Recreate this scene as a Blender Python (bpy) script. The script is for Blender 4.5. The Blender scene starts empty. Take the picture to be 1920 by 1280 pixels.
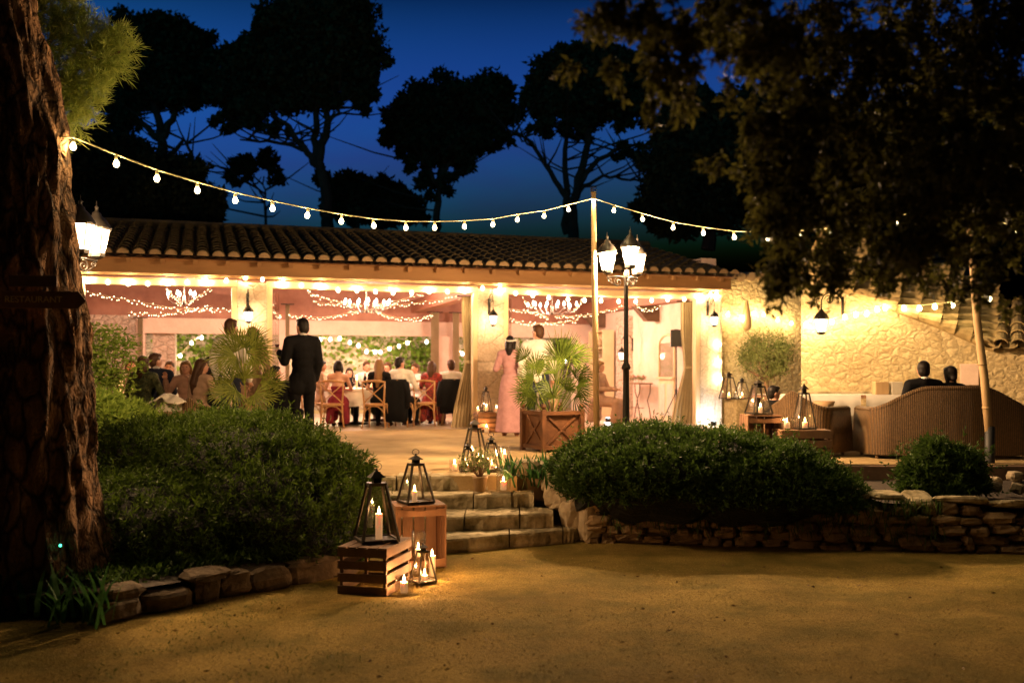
import bpy, bmesh, math, random
import numpy as np
from mathutils import Vector, Matrix
random.seed(7); rng = np.random.default_rng(11)
S = bpy.context.scene
COL = S.collection
F = 1867.0; CH = 1.59; HY = 700.0; TZ = 0.56
R = math.radians
def P(px, py, d):
    return Vector(((px-960)/F*d, d, CH+(HY-py)/F*d))
def G(px, d, z=TZ):
    return Vector(((px-960)/F*d, d, z))
# ---------- facade frame: u along the front, v into the building, z above the terrace
BO = Vector((-7.25, 16.6, TZ)); BA = math.atan2(3.5, 11.13)
EX, EY = math.cos(BA), math.sin(BA); NX, NY = -EY, EX
def U(px, v=0.0):
    k = (px-960)/F
    return (k*(BO.y+v*NY)-BO.x-v*NX)/(EX-k*EY)
def ZB(py, u, v=0.0):
    return CH-TZ+(HY-py)/F*(BO.y+u*EY+v*NY)
def W(u, v, z):
    return Vector((BO.x+u*EX+v*NX, BO.y+u*EY+v*NY, TZ+z))
def PB(px, py, v=0.0):
    u = U(px, v); return W(u, v, ZB(py, u, v))
# ---------- tags
def tag(o, label=None, cat=None, group=None, kind=None):
    if label: o['label'] = label
    if cat: o['category'] = cat
    if group: o['group'] = group
    if kind: o['kind'] = kind
    return o
def empty(name, loc=(0,0,0), rz=0.0, label=None, cat=None, group=None, scale=1.0):
    o = bpy.data.objects.new(name, None); COL.objects.link(o)
    o.location = loc; o.rotation_euler = (0,0,rz); o.scale = (scale,)*3
    o.empty_display_size = .1
    return tag(o, label, cat, group)
def copy_tree(o, parent=None):
    c = o.copy(); COL.objects.link(c)
    if parent is not None: c.parent = parent
    for ch in list(KIDS.get(o.name, [])):
        k = copy_tree(ch, c); KIDS.setdefault(c.name, []).append(k)
    return c
KIDS = {}
def link(o, parent):
    COL.objects.link(o)
    if parent is not None:
        o.parent = parent; KIDS.setdefault(parent.name, []).append(o)
# ---------- mesh builder
class MB:
    def __init__(s): s.v=[]; s.f=[]
    def add(s, vs, fs):
        b=len(s.v); s.v.extend([tuple(v) for v in vs]); s.f.extend([tuple(i+b for i in f) for f in fs]); return s
    def box(s, c, size, rot=None, taper=None):
        x,y,z=[a/2 for a in size]
        vs=[Vector((sx*x*(taper if taper and sz>0 else 1),sy*y*(taper if taper and sz>0 else 1),sz*z)) for sz in (-1,1) for sy in (-1,1) for sx in (-1,1)]
        if rot is not None:
            if not isinstance(rot, Matrix): rot = Matrix.Rotation(rot,3,'Z')
            vs=[rot@v for v in vs]
        c=Vector(c)
        return s.add([v+c for v in vs],[(0,2,3,1),(4,5,7,6),(0,1,5,4),(2,6,7,3),(0,4,6,2),(1,3,7,5)])
    def beam(s, a, b, w, h, up=(0,0,1)):
        a=Vector(a); b=Vector(b); d=(b-a); L=d.length; d.normalize()
        side=d.cross(Vector(up))
        if side.length<1e-4: side=d.cross(Vector((1,0,0)))
        side.normalize(); u2=side.cross(d)
        rot=Matrix((side,d,u2)).transposed()
        return s.box((a+b)/2,(w,L,h),rot)
    def tube(s, pts, rad, n=8, cap=True, flat=1.0):
        pts=[Vector(p) for p in pts]; m=len(pts)
        if not hasattr(rad,'__len__'): rad=[rad]*m
        rings=[]; prev=None
        for i,p in enumerate(pts):
            t=(pts[min(i+1,m-1)]-pts[max(i-1,0)])
            if t.length<1e-9: t=Vector((0,0,1))
            t.normalize()
            if prev is None:
                a=t.orthogonal().normalized()
                if abs(t.z)>.9: a=Vector((1,0,0)); a=(a-t*a.dot(t)).normalized()
            else:
                a=prev-t*prev.dot(t)
                a=a.normalized() if a.length>1e-6 else t.orthogonal().normalized()
            prev=a; b=t.cross(a)
            rings.append([p+(a*math.cos(2*math.pi*k/n)+b*math.sin(2*math.pi*k/n)*flat)*rad[i] for k in range(n)])
        return s.rings(rings, cap)
    def rings(s, rings, cap=True, closed=True):
        n=len(rings[0]); vs=[v for r in rings for v in r]; fs=[]
        for i in range(len(rings)-1):
            for k in range(n if closed else n-1):
                a=i*n+k; b=i*n+(k+1)%n
                fs.append((a,b,b+n,a+n))
        if cap and closed:
            fs.append(tuple(range(n-1,-1,-1))); m=(len(rings)-1)*n; fs.append(tuple(range(m,m+n)))
        return s.add(vs,fs)
    def lathe(s, prof, n=16, c=(0,0,0), cap=False, sx=1.0, sy=1.0):
        c=Vector(c)
        rings=[[c+Vector((r*sx*math.cos(2*math.pi*k/n),r*sy*math.sin(2*math.pi*k/n),z)) for k in range(n)] for r,z in prof]
        return s.rings(rings, cap)
    def ell(s, c, r, n=10, m=7, rot=None):
        c=Vector(c)
        if not hasattr(r,'__len__'): r=(r,r,r)
        vs=[Vector((0,0,-r[2]))]; fs=[]
        for i in range(1,m):
            th=math.pi*i/m
            for k in range(n):
                ph=2*math.pi*k/n
                vs.append(Vector((r[0]*math.sin(th)*math.cos(ph),r[1]*math.sin(th)*math.sin(ph),-r[2]*math.cos(th))))
        vs.append(Vector((0,0,r[2])))
        for k in range(n): fs.append((0,1+(k+1)%n,1+k))
        for i in range(m-2):
            for k in range(n):
                a=1+i*n+k; b=1+i*n+(k+1)%n; fs.append((a,b,b+n,a+n))
        t=1+(m-2)*n; e=len(vs)-1
        for k in range(n): fs.append((t+k,t+(k+1)%n,e))
        if rot is not None: vs=[rot@v for v in vs]
        return s.add([v+c for v in vs],fs)
    def cap_chain(s, pts, rad, n=10):
        pts=[Vector(p) for p in pts]
        if not hasattr(rad,'__len__'): rad=[rad]*len(pts)
        for p,r in zip(pts,rad): s.ell(p,r*1.0,n,8)
        for i in range(len(pts)-1): s.tube([pts[i],pts[i+1]],[rad[i],rad[i+1]],n)
        return s
    def extrude(s, poly, y0, y1, axis='y'):
        n=len(poly)
        A=[(p[0],y0,p[1]) for p in poly]+[(p[0],y1,p[1]) for p in poly]
        fs=[tuple(range(n)),tuple(range(2*n-1,n-1,-1))]+[(i,i+n,(i+1)%n+n,(i+1)%n) for i in range(n)]
        return s.add(A,fs)
    def grid(s, fn, nu, nv, thick=None):
        vs=[fn(i/nu,j/nv) for j in range(nv+1) for i in range(nu+1)]
        fs=[(j*(nu+1)+i,j*(nu+1)+i+1,(j+1)*(nu+1)+i+1,(j+1)*(nu+1)+i) for j in range(nv) for i in range(nu)]
        return s.add(vs,fs)
    def stone(s, c, size, seed=0, n=9, m=6, rough=.16, rz=None):
        r_=random.Random(seed); k=len(s.v)
        rot=Matrix.Rotation(r_.uniform(0,6.28) if rz is None else rz,3,'Z')@Matrix.Rotation(r_.uniform(-.25,.25),3,'X')
        s.ell((0,0,0),1.0,n,m)
        for i in range(k,len(s.v)):
            v=Vector(s.v[i]); q=Vector([math.copysign(abs(a)**.62,a) for a in v])
            q*=1+r_.uniform(-rough,rough)
            q=Vector((q.x*size[0]/2,q.y*size[1]/2,q.z*size[2]/2)); s.v[i]=tuple(rot@q+Vector(c))
        return s
    def jitter(s, a, seed=1):
        r_=random.Random(seed); s.v=[tuple(c+r_.uniform(-a,a) for c in v) for v in s.v]; return s
    def build(s, name, mat, parent=None, smooth=False, label=None, bevel=0, cat=None, group=None, kind=None, loc=None):
        me=bpy.data.meshes.new(name); me.from_pydata(s.v,[],s.f); me.update()
        if smooth: me.polygons.foreach_set('use_smooth',[True]*len(me.polygons))
        me.materials.append(mat)
        o=bpy.data.objects.new(name,me); link(o,parent)
        if loc is not None: o.location=loc
        if bevel:
            b=o.modifiers.new('Bevel','BEVEL'); b.width=bevel; b.segments=2; b.limit_method='ANGLE'
        return tag(o,label,cat,group,kind)
def remeshed(mb, name, mat, parent, vox=.014, smooth_it=2, **kw):
    me=bpy.data.meshes.new('t'); me.from_pydata(mb.v,[],mb.f); me.update()
    t=bpy.data.objects.new('t',me); COL.objects.link(t)
    m=t.modifiers.new('r','REMESH'); m.mode='VOXEL'; m.voxel_size=vox; m.use_smooth_shade=True
    if smooth_it:
        q=t.modifiers.new('s','SMOOTH'); q.iterations=smooth_it; q.factor=.5
    dg=bpy.context.evaluated_depsgraph_get(); dg.update()
    ev=t.evaluated_get(dg); nm=bpy.data.meshes.new_from_object(ev)
    bpy.data.objects.remove(t); bpy.data.meshes.remove(me)
    nm.name=name; nm.materials.clear(); nm.materials.append(mat)
    nm.polygons.foreach_set('use_smooth',[True]*len(nm.polygons))
    o=bpy.data.objects.new(name,nm); link(o,parent)
    return tag(o,**kw)
def npmesh(name, verts, faces_n, mat, parent=None, loc=None, shade=False, **kw):
    """verts (N,k,3): N separate k-gons"""
    N,k,_=verts.shape
    me=bpy.data.meshes.new(name)
    me.vertices.add(N*k); me.vertices.foreach_set('co',verts.astype(np.float32).ravel())
    me.loops.add(N*k); me.loops.foreach_set('vertex_index',np.arange(N*k,dtype=np.int32))
    me.polygons.add(N); me.polygons.foreach_set('loop_start',np.arange(0,N*k,k,dtype=np.int32))
    try: me.polygons.foreach_set('loop_total',np.full(N,k,dtype=np.int32))
    except Exception: pass
    me.update(calc_edges=True); me.validate()
    me.materials.append(mat)
    o=bpy.data.objects.new(name,me); link(o,parent)
    if loc is not None: o.location=loc
    return tag(o,**kw)
def unit(a): return a/np.maximum(np.linalg.norm(a,axis=-1,keepdims=True),1e-9)
def leaves(c, d, L, Wd, droop=.0):
    """diamond leaves: base c, direction d, length L, width Wd"""
    N=len(c); d=unit(d); r=unit(rng.normal(size=(N,3))); side=unit(np.cross(d,r))
    L=np.broadcast_to(L,(N,))[:,None]; Wd=np.broadcast_to(Wd,(N,))[:,None]
    nrm=np.cross(side,d)
    mid=c+d*L*.45+nrm*L*.06; tip=c+d*L-np.array([0,0,1.])*L*droop
    return np.stack([c,mid+side*Wd*.5,tip,mid-side*Wd*.5],axis=1)
# ---------- materials
def mat(name, c1, c2=None, rough=.7, scale=8, bump=.0, bscale=None, metal=0, spec=.5, detail=6, stretch=None, kind='noise', c3=None, trans=0, ao=None, obj_coords=True, sheen=0):
    m=bpy.data.materials.new(name); m.use_nodes=True; nt=m.node_tree; N=nt.nodes; L=nt.links
    b=N['Principled BSDF']; b.inputs['Roughness'].default_value=rough; b.inputs['Metallic'].default_value=metal
    b.inputs['Specular IOR Level'].default_value=spec
    c1=tuple(c1)+(1,); b.inputs['Base Color'].default_value=c1
    tc=N.new('ShaderNodeTexCoord'); mp=N.new('ShaderNodeMapping'); L.new(tc.outputs['Object'],mp.inputs['Vector'])
    if stretch: mp.inputs['Scale'].default_value=stretch
    tex=None
    if c2 is not None:
        c2=tuple(c2)+(1,)
        n=N.new('ShaderNodeTexNoise'); n.inputs['Scale'].default_value=scale; n.inputs['Detail'].default_value=detail; n.inputs['Roughness'].default_value=.62
        L.new(mp.outputs[0],n.inputs['Vector'])
        r=N.new('ShaderNodeValToRGB'); r.color_ramp.elements[0].position=.32; r.color_ramp.elements[1].position=.68
        r.color_ramp.elements[0].color=c1; r.color_ramp.elements[1].color=c2
        L.new(n.outputs[0],r.inputs[0]); L.new(r.outputs[0],b.inputs['Base Color'])
    if bump:
        n2=N.new('ShaderNodeTexNoise'); n2.inputs['Scale'].default_value=bscale or scale*3; n2.inputs['Detail'].default_value=8
        L.new(mp.outputs[0],n2.inputs['Vector'])
        bp=N.new('ShaderNodeBump'); bp.inputs['Strength'].default_value=1; bp.inputs['Distance'].default_value=bump
        L.new(n2.outputs[0],bp.inputs['Height']); L.new(bp.outputs[0],b.inputs['Normal'])
    return m
def leafmat(name, c1, c2, rough=.55, scale=3, tl=.35):
    m=bpy.data.materials.new(name); m.use_nodes=True; nt=m.node_tree; N=nt.nodes; L=nt.links
    b=N['Principled BSDF']; b.inputs['Roughness'].default_value=rough; b.inputs['Specular IOR Level'].default_value=.12
    g=N.new('ShaderNodeNewGeometry'); n=N.new('ShaderNodeTexNoise'); n.inputs['Scale'].default_value=scale
    tc=N.new('ShaderNodeTexCoord'); L.new(tc.outputs['Object'],n.inputs['Vector'])
    ad=N.new('ShaderNodeMath'); ad.operation='ADD'; L.new(g.outputs['Random Per Island'],ad.inputs[0]); L.new(n.outputs[0],ad.inputs[1])
    r=N.new('ShaderNodeValToRGB'); r.color_ramp.elements[0].position=.35; r.color_ramp.elements[1].position=1.15 if False else 1.0
    r.color_ramp.elements[0].color=tuple(c1)+(1,); r.color_ramp.elements[1].color=tuple(c2)+(1,)
    L.new(ad.outputs[0],r.inputs[0]); L.new(r.outputs[0],b.inputs['Base Color'])
    t=N.new('ShaderNodeBsdfTranslucent'); L.new(r.outputs[0],t.inputs['Color'])
    mx=N.new('ShaderNodeMixShader'); mx.inputs[0].default_value=tl
    L.new(b.outputs[0],mx.inputs[1]); L.new(t.outputs[0],mx.inputs[2]); L.new(mx.outputs[0],N['Material Output'].inputs['Surface'])
    return m
def glowmat(name, col, strength, clear=.75):
    """thin glass that passes light and shines: transparent + emission"""
    m=bpy.data.materials.new(name); m.use_nodes=True; nt=m.node_tree; N=nt.nodes; L=nt.links
    N.remove(N['Principled BSDF'])
    e=N.new('ShaderNodeEmission'); e.inputs['Color'].default_value=tuple(col)+(1,); e.inputs['Strength'].default_value=strength
    t=N.new('ShaderNodeBsdfTransparent'); mx=N.new('ShaderNodeMixShader'); mx.inputs[0].default_value=clear
    L.new(e.outputs[0],mx.inputs[1]); L.new(t.outputs[0],mx.inputs[2]); L.new(mx.outputs[0],N['Material Output'].inputs['Surface'])
    m.cycles.emission_sampling='NONE'
    return m
def glassmat(name, tint=(1,1,1), gloss=.08):
    m=bpy.data.materials.new(name); m.use_nodes=True; nt=m.node_tree; N=nt.nodes; L=nt.links
    N.remove(N['Principled BSDF'])
    g=N.new('ShaderNodeBsdfGlossy'); g.inputs['Roughness'].default_value=.04
    t=N.new('ShaderNodeBsdfTransparent'); t.inputs['Color'].default_value=tuple(tint)+(1,)
    fr=N.new('ShaderNodeLayerWeight'); fr.inputs['Blend'].default_value=.25
    ml=N.new('ShaderNodeMath'); ml.operation='MULTIPLY_ADD'; ml.inputs[1].default_value=.6; ml.inputs[2].default_value=gloss
    mx=N.new('ShaderNodeMixShader'); L.new(fr.outputs['Facing'],ml.inputs[0]); L.new(ml.outputs[0],mx.inputs[0])
    L.new(t.outputs[0],mx.inputs[1]); L.new(g.outputs[0],mx.inputs[2]); L.new(mx.outputs[0],N['Material Output'].inputs['Surface'])
    return m
def rubble(name, stone1, stone2, mortar, scale=5, bump=.03, zs=1.3, gap=.06):
    m=bpy.data.materials.new(name); m.use_nodes=True; nt=m.node_tree; N=nt.nodes; L=nt.links
    b=N['Principled BSDF']; b.inputs['Roughness'].default_value=.9; b.inputs['Specular IOR Level'].default_value=.2
    tc=N.new('ShaderNodeTexCoord'); mp=N.new('ShaderNodeMapping'); mp.inputs['Scale'].default_value=(1,1,zs)
    L.new(tc.outputs['Object'],mp.inputs[0])
    nz=N.new('ShaderNodeTexNoise'); nz.inputs['Scale'].default_value=scale*1.1; nz.inputs['Detail'].default_value=4
    L.new(mp.outputs[0],nz.inputs['Vector'])
    vm=N.new('ShaderNodeMixRGB'); vm.blend_type='LINEAR_LIGHT'; vm.inputs[0].default_value=.08
    L.new(mp.outputs[0],vm.inputs[1]); L.new(nz.outputs['Color'],vm.inputs[2])
    v=N.new('ShaderNodeTexVoronoi'); v.feature='DISTANCE_TO_EDGE'; v.inputs['Scale'].default_value=scale; L.new(vm.outputs[0],v.inputs['Vector'])
    v2=N.new('ShaderNodeTexVoronoi'); v2.inputs['Scale'].default_value=scale; L.new(vm.outputs[0],v2.inputs['Vector'])
    cr=N.new('ShaderNodeValToRGB'); cr.color_ramp.elements[0].color=tuple(stone1)+(1,); cr.color_ramp.elements[1].color=tuple(stone2)+(1,)
    L.new(v2.outputs['Color'],cr.inputs[0])
    er=N.new('ShaderNodeMapRange'); er.inputs['From Min'].default_value=0.0; er.inputs['From Max'].default_value=gap; L.new(v.outputs['Distance'],er.inputs['Value'])
    mx=N.new('ShaderNodeMixRGB'); L.new(er.outputs[0],mx.inputs[0]); mx.inputs[1].default_value=tuple(mortar)+(1,); L.new(cr.outputs[0],mx.inputs[2])
    n3=N.new('ShaderNodeTexNoise'); n3.inputs['Scale'].default_value=25; n3.inputs['Detail'].default_value=7; L.new(tc.outputs['Object'],n3.inputs['Vector'])
    mm=N.new('ShaderNodeMixRGB'); mm.blend_type='MULTIPLY'; mm.inputs[0].default_value=.55; L.new(mx.outputs[0],mm.inputs[1])
    gr=N.new('ShaderNodeValToRGB'); gr.color_ramp.elements[0].color=(.45,.42,.38,1); gr.color_ramp.elements[1].color=(1,1,1,1); gr.color_ramp.elements[1].position=.65; gr.color_ramp.elements[0].position=.3
    L.new(n3.outputs[0],gr.inputs[0]); L.new(gr.outputs[0],mm.inputs[2])
    L.new(mm.outputs[0],b.inputs['Base Color'])
    h=N.new('ShaderNodeMapRange'); h.inputs['From Max'].default_value=gap*3; L.new(v.outputs['Distance'],h.inputs['Value'])
    ah=N.new('ShaderNodeMath'); ah.operation='MULTIPLY_ADD'; ah.inputs[1].default_value=.35; L.new(n3.outputs[0],ah.inputs[0]); L.new(h.outputs[0],ah.inputs[2])
    bp=N.new('ShaderNodeBump'); bp.inputs['Strength'].default_value=1; bp.inputs['Distance'].default_value=bump
    L.new(ah.outputs[0],bp.inputs['Height']); L.new(bp.outputs[0],b.inputs['Normal'])
    return m
M={}
def gravelmat():
    m=mat('gravel',(.40,.29,.075),(.23,.16,.038),.95,1.1,0,spec=.12,detail=12); nt=m.node_tree; N=nt.nodes; L=nt.links; b=N['Principled BSDF']
    tc=N.new('ShaderNodeTexCoord'); n1=N.new('ShaderNodeTexNoise'); n1.inputs['Scale'].default_value=70; n1.inputs['Detail'].default_value=6; L.new(tc.outputs['Object'],n1.inputs['Vector'])
    r=N.new('ShaderNodeValToRGB'); r.color_ramp.elements[0].position=.38; r.color_ramp.elements[1].position=.62; r.color_ramp.elements[0].color=(.66,.63,.58,1); r.color_ramp.elements[1].color=(1.18,1.15,1.08,1); L.new(n1.outputs[0],r.inputs[0])
    src=b.inputs['Base Color'].links[0].from_socket; mm=N.new('ShaderNodeMixRGB'); mm.blend_type='MULTIPLY'; mm.inputs[0].default_value=.9; L.new(src,mm.inputs[1]); L.new(r.outputs[0],mm.inputs[2])
    n2=N.new('ShaderNodeTexNoise'); n2.inputs['Scale'].default_value=1.5; n2.inputs['Detail'].default_value=13; n2.inputs['Roughness'].default_value=.7; L.new(tc.outputs['Object'],n2.inputs['Vector'])
    r2=N.new('ShaderNodeValToRGB'); r2.color_ramp.elements[0].position=.44; r2.color_ramp.elements[1].position=.64; r2.color_ramp.elements[0].color=(0,0,0,1); r2.color_ramp.elements[1].color=(.9,.9,.9,1); L.new(n2.outputs[0],r2.inputs[0])
    m3=N.new('ShaderNodeMixRGB'); L.new(r2.outputs[0],m3.inputs[0]); L.new(mm.outputs[0],m3.inputs[1]); m3.inputs[2].default_value=(.13,.105,.018,1); L.new(m3.outputs[0],b.inputs['Base Color'])
    n3=N.new('ShaderNodeTexNoise'); n3.inputs['Scale'].default_value=34; n3.inputs['Detail'].default_value=12; n3.inputs['Roughness'].default_value=.75; L.new(tc.outputs['Object'],n3.inputs['Vector'])
    bp=N.new('ShaderNodeBump'); bp.inputs['Distance'].default_value=.03; L.new(n3.outputs[0],bp.inputs['Height']); L.new(bp.outputs[0],b.inputs['Normal'])
    return m
M['gravel']=gravelmat()
M['terrace']=mat('terrace_gravel',(.48,.35,.17),(.24,.165,.07),.9,1.2,.006,45,spec=.2)
M['soil']=mat('soil',(.025,.018,.010),(.045,.03,.018),.95,4,.02,20)
M['step']=mat('step_stone',(.50,.42,.27),(.14,.115,.05),.9,6,.03,11,spec=.2)
M['rock']=mat('rock',(.40,.33,.22),(.22,.17,.1),.9,6,.015,18,spec=.2)
M['rock_wall']=mat('rock_wall',(.30,.21,.11),(.12,.085,.045),.95,4,.025,14,spec=.15)
M['rock_dark']=mat('rock_dark',(.14,.105,.065),(.06,.045,.03),.95,5,.02,16,spec=.15)
M['wood']=mat('crate_wood',(.25,.125,.055),(.13,.065,.03),.7,6,.002,60,stretch=(1,1,.12))
M['wood_dark']=mat('crate_wood_dark',(.16,.09,.05),(.08,.045,.025),.75,6,.002,60)
M['chairwood']=mat('chair_wood',(.50,.28,.11),(.38,.20,.08),.45,12,.001,60)
M['beamwood']=mat('beam_wood',(.36,.20,.075),(.22,.115,.04),.75,3,.004,30,stretch=(.25,1,1))
M['redwood']=mat('ceiling_wood',(.38,.18,.115),(.26,.11,.065),.65,3,.003,30,stretch=(1,.2,1))
M['cream']=mat('cream_paint',(.66,.50,.30),(.58,.43,.25),.6,5,.001,40)
M['plaster']=mat('plaster',(.72,.54,.44),(.58,.43,.34),.9,2.5,.006,18)
M['block']=rubble('stone_block',(.66,.54,.42),(.54,.43,.32),(.40,.32,.24),2.2,.01,1.2,.015)
M['rubwarm']=rubble('rubble_warm',(.68,.56,.32),(.50,.39,.20),(.46,.37,.20),7.5,.015,1.25,.11)
M['rubgrey']=rubble('rubble_inner',(.62,.50,.40),(.48,.38,.3),(.4,.32,.24),5,.02,1.5,.05)
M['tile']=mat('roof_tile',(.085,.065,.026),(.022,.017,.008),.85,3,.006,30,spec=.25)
M['vtile']=mat('verge_tile',(.46,.34,.15),(.22,.16,.06),.9,7,.01,25)
M['tile_end']=mat('tile_mortar',(.36,.25,.13),(.24,.16,.08),.9,8,.004,30)
M['bark']=mat('bark',(.25,.15,.08),(.08,.045,.025),.9,7,.03,14,stretch=(1,1,.3))
def bark(name):
    m=mat(name,(.36,.20,.10),(.14,.075,.035),.85,5,0,spec=.2,stretch=(1,1,.4)); nt=m.node_tree; N=nt.nodes; L=nt.links; b=N['Principled BSDF']
    tc=N.new('ShaderNodeTexCoord'); mp=N.new('ShaderNodeMapping'); mp.inputs['Scale'].default_value=(1,1,.42); L.new(tc.outputs['Object'],mp.inputs[0])
    nz=N.new('ShaderNodeTexNoise'); nz.inputs['Scale'].default_value=9; nz.inputs['Detail'].default_value=5; L.new(mp.outputs[0],nz.inputs['Vector'])
    vm=N.new('ShaderNodeMixRGB'); vm.blend_type='LINEAR_LIGHT'; vm.inputs[0].default_value=.07; L.new(mp.outputs[0],vm.inputs[1]); L.new(nz.outputs['Color'],vm.inputs[2])
    v=N.new('ShaderNodeTexVoronoi'); v.feature='DISTANCE_TO_EDGE'; v.inputs['Scale'].default_value=9; L.new(vm.outputs[0],v.inputs['Vector'])
    v2=N.new('ShaderNodeTexVoronoi'); v2.feature='DISTANCE_TO_EDGE'; v2.inputs['Scale'].default_value=34; L.new(vm.outputs[0],v2.inputs['Vector'])
    r=N.new('ShaderNodeMapRange'); r.inputs['From Max'].default_value=.16; L.new(v.outputs['Distance'],r.inputs['Value'])
    r2=N.new('ShaderNodeMapRange'); r2.inputs['From Max'].default_value=.2; L.new(v2.outputs['Distance'],r2.inputs['Value'])
    a=N.new('ShaderNodeMath'); a.operation='MULTIPLY_ADD'; a.inputs[1].default_value=.45; L.new(r2.outputs[0],a.inputs[0]); L.new(r.outputs[0],a.inputs[2])
    bp=N.new('ShaderNodeBump'); bp.inputs['Strength'].default_value=1; bp.inputs['Distance'].default_value=.035; L.new(a.outputs[0],bp.inputs['Height']); L.new(bp.outputs[0],b.inputs['Normal'])
    src=b.inputs['Base Color'].links[0].from_socket; mm=N.new('ShaderNodeMixRGB'); mm.inputs[1].default_value=(.035,.02,.01,1); L.new(r.outputs[0],mm.inputs[0]); L.new(src,mm.inputs[2]); L.new(mm.outputs[0],b.inputs['Base Color'])
    return m
M['trunkbark']=bark('pine_bark')
M['bark_dark']=mat('bark_far',(.016,.011,.008),(.008,.006,.005),.9,4,.01,14,spec=0)
M['iron']=mat('black_iron',(.02,.018,.015),None,.45,metal=.6)
M['lantern']=mat('lantern_metal',(.045,.035,.02),(.025,.02,.012),.5,20,.001,50,metal=.5)
M['pole']=mat('pole_wood',(.52,.36,.18),(.40,.26,.12),.7,6,.002,40,stretch=(1,1,.1))
M['black']=mat('black_sleeve',(.012,.012,.012),None,.6)
M['cable']=mat('cable',(.55,.50,.25),None,.6)
def wick(name):
    m=mat(name,(.32,.185,.07),(.17,.095,.035),.55,40,0,spec=.4); nt=m.node_tree; N=nt.nodes; L=nt.links; b=N['Principled BSDF']
    tc=N.new('ShaderNodeTexCoord'); w1=N.new('ShaderNodeTexWave'); w1.bands_direction='Z'; w1.inputs['Scale'].default_value=26; w1.inputs['Distortion'].default_value=.6; L.new(tc.outputs['Object'],w1.inputs[0])
    w2=N.new('ShaderNodeTexWave'); w2.bands_direction='X'; w2.inputs['Scale'].default_value=13; w2.inputs['Distortion'].default_value=.8; L.new(tc.outputs['Object'],w2.inputs[0])
    mu=N.new('ShaderNodeMath'); mu.operation='MULTIPLY'; L.new(w1.outputs['Fac'],mu.inputs[0]); L.new(w2.outputs['Fac'],mu.inputs[1])
    bp=N.new('ShaderNodeBump'); bp.inputs['Distance'].default_value=.014; bp.inputs['Strength'].default_value=1; L.new(mu.outputs[0],bp.inputs['Height']); L.new(bp.outputs[0],b.inputs['Normal'])
    src=b.inputs['Base Color'].links[0].from_socket; mm=N.new('ShaderNodeMixRGB'); mm.blend_type='MULTIPLY'; mm.inputs[0].default_value=.75; L.new(src,mm.inputs[1]); L.new(w2.outputs['Color'],mm.inputs[2]); L.new(mm.outputs[0],b.inputs['Base Color'])
    return m
M['wicker']=wick('wicker')
M['cloth']=mat('white_cloth',(.78,.74,.66),(.70,.66,.58),.85,4,.004,12)
M['curtain']=mat('curtain',(.50,.40,.24),(.42,.33,.19),.9,4,.002,60)
M['cushion']=mat('cushion',(.55,.50,.40),(.45,.40,.32),.9,5,.004,20)
M['wax']=mat('wax',(.85,.72,.5),None,.5); M['wax'].node_tree.nodes['Principled BSDF'].inputs['Subsurface Weight'].default_value=.3
M['wax'].node_tree.nodes['Principled BSDF'].inputs['Emission Color'].default_value=(1,.5,.2,1)
M['wax'].node_tree.nodes['Principled BSDF'].inputs['Emission Strength'].default_value=.12
M['pot']=mat('terracotta',(.42,.28,.15),(.34,.22,.11),.85,6,.002,30)
M['planter']=mat('planter_wood',(.16,.065,.022),(.09,.036,.013),.6,6,.002,40)
M['glass']=glassmat('clear_glass'); M['pane']=glassmat('door_pane',(.96,.96,.94),.05)
M['wine']=mat('red_wine',(.06,.003,.006),None,.1)
M['skin']=mat('skin',(.50,.26,.17),(.44,.22,.14),.5,9)
M['eye']=mat('eye_dark',(.02,.015,.01),None,.3); M['lip']=mat('lip',(.38,.08,.07),None,.4)
for k,c in dict(blackhair=(.012,.009,.007),brownhair=(.07,.033,.015),blondhair=(.22,.115,.045),darksuit=(.004,.004,.005),
  whiteshirt=(.74,.70,.64),pinkdress=(.44,.24,.25),reddress=(.30,.04,.03),winedress=(.20,.02,.035),blackdress=(.005,.005,.006),
  greendress=(.10,.12,.05),peach=(.38,.22,.15),navy=(.02,.025,.045),shoe=(.03,.012,.01),sandal=(.28,.12,.06),tan=(.45,.30,.2)).items():
    M[k]=mat(k,c,tuple(x*.75 for x in c),.85 if 'hair' not in k else .5,14 if 'hair' not in k else 60,.014 if 'hair' not in k else .006,7 if 'hair' not in k else 30,spec=.2,stretch=None if 'hair' not in k else (1,1,.2))
M['redprint']=mat('red_print',(.35,.03,.02),(.04,.01,.01),.8,22,detail=2)
M['greenprint']=mat('green_print',(.13,.14,.05),(.03,.05,.02),.8,45,detail=2)
M['bulb']=glowmat('bulb_glow',(1,.78,.42),9,.55)
M['bulbw']=glowmat('bulb_glow_white',(1,.86,.62),9,.55)
M['fairy']=glowmat('fairy_glow',(1,.66,.34),5.0,.3)
M['flame']=glowmat('flame_glow',(1,.62,.25),25,.4)
M['lampglass']=glowmat('lamp_glass',(1,.62,.34),4,.6)
M['whiteled']=glowmat('white_led',(.75,.92,1),14,.3)
M['green']=leafmat('hedge_leaf',(.012,.028,.004),(.062,.105,.011))
M['green2']=leafmat('juniper_leaf',(.016,.040,.008),(.055,.10,.016))
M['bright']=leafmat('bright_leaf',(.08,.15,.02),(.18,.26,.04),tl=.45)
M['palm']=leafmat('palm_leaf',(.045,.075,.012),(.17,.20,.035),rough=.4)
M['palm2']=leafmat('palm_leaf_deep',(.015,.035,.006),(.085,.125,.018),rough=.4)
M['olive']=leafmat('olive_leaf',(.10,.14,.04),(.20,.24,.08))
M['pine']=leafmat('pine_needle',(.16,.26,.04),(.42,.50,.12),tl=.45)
M['far']=leafmat('far_foliage',(.003,.004,.002),(.008,.010,.005),tl=.0,rough=1); M['far'].node_tree.nodes['Principled BSDF'].inputs['Specular IOR Level'].default_value=0
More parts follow.
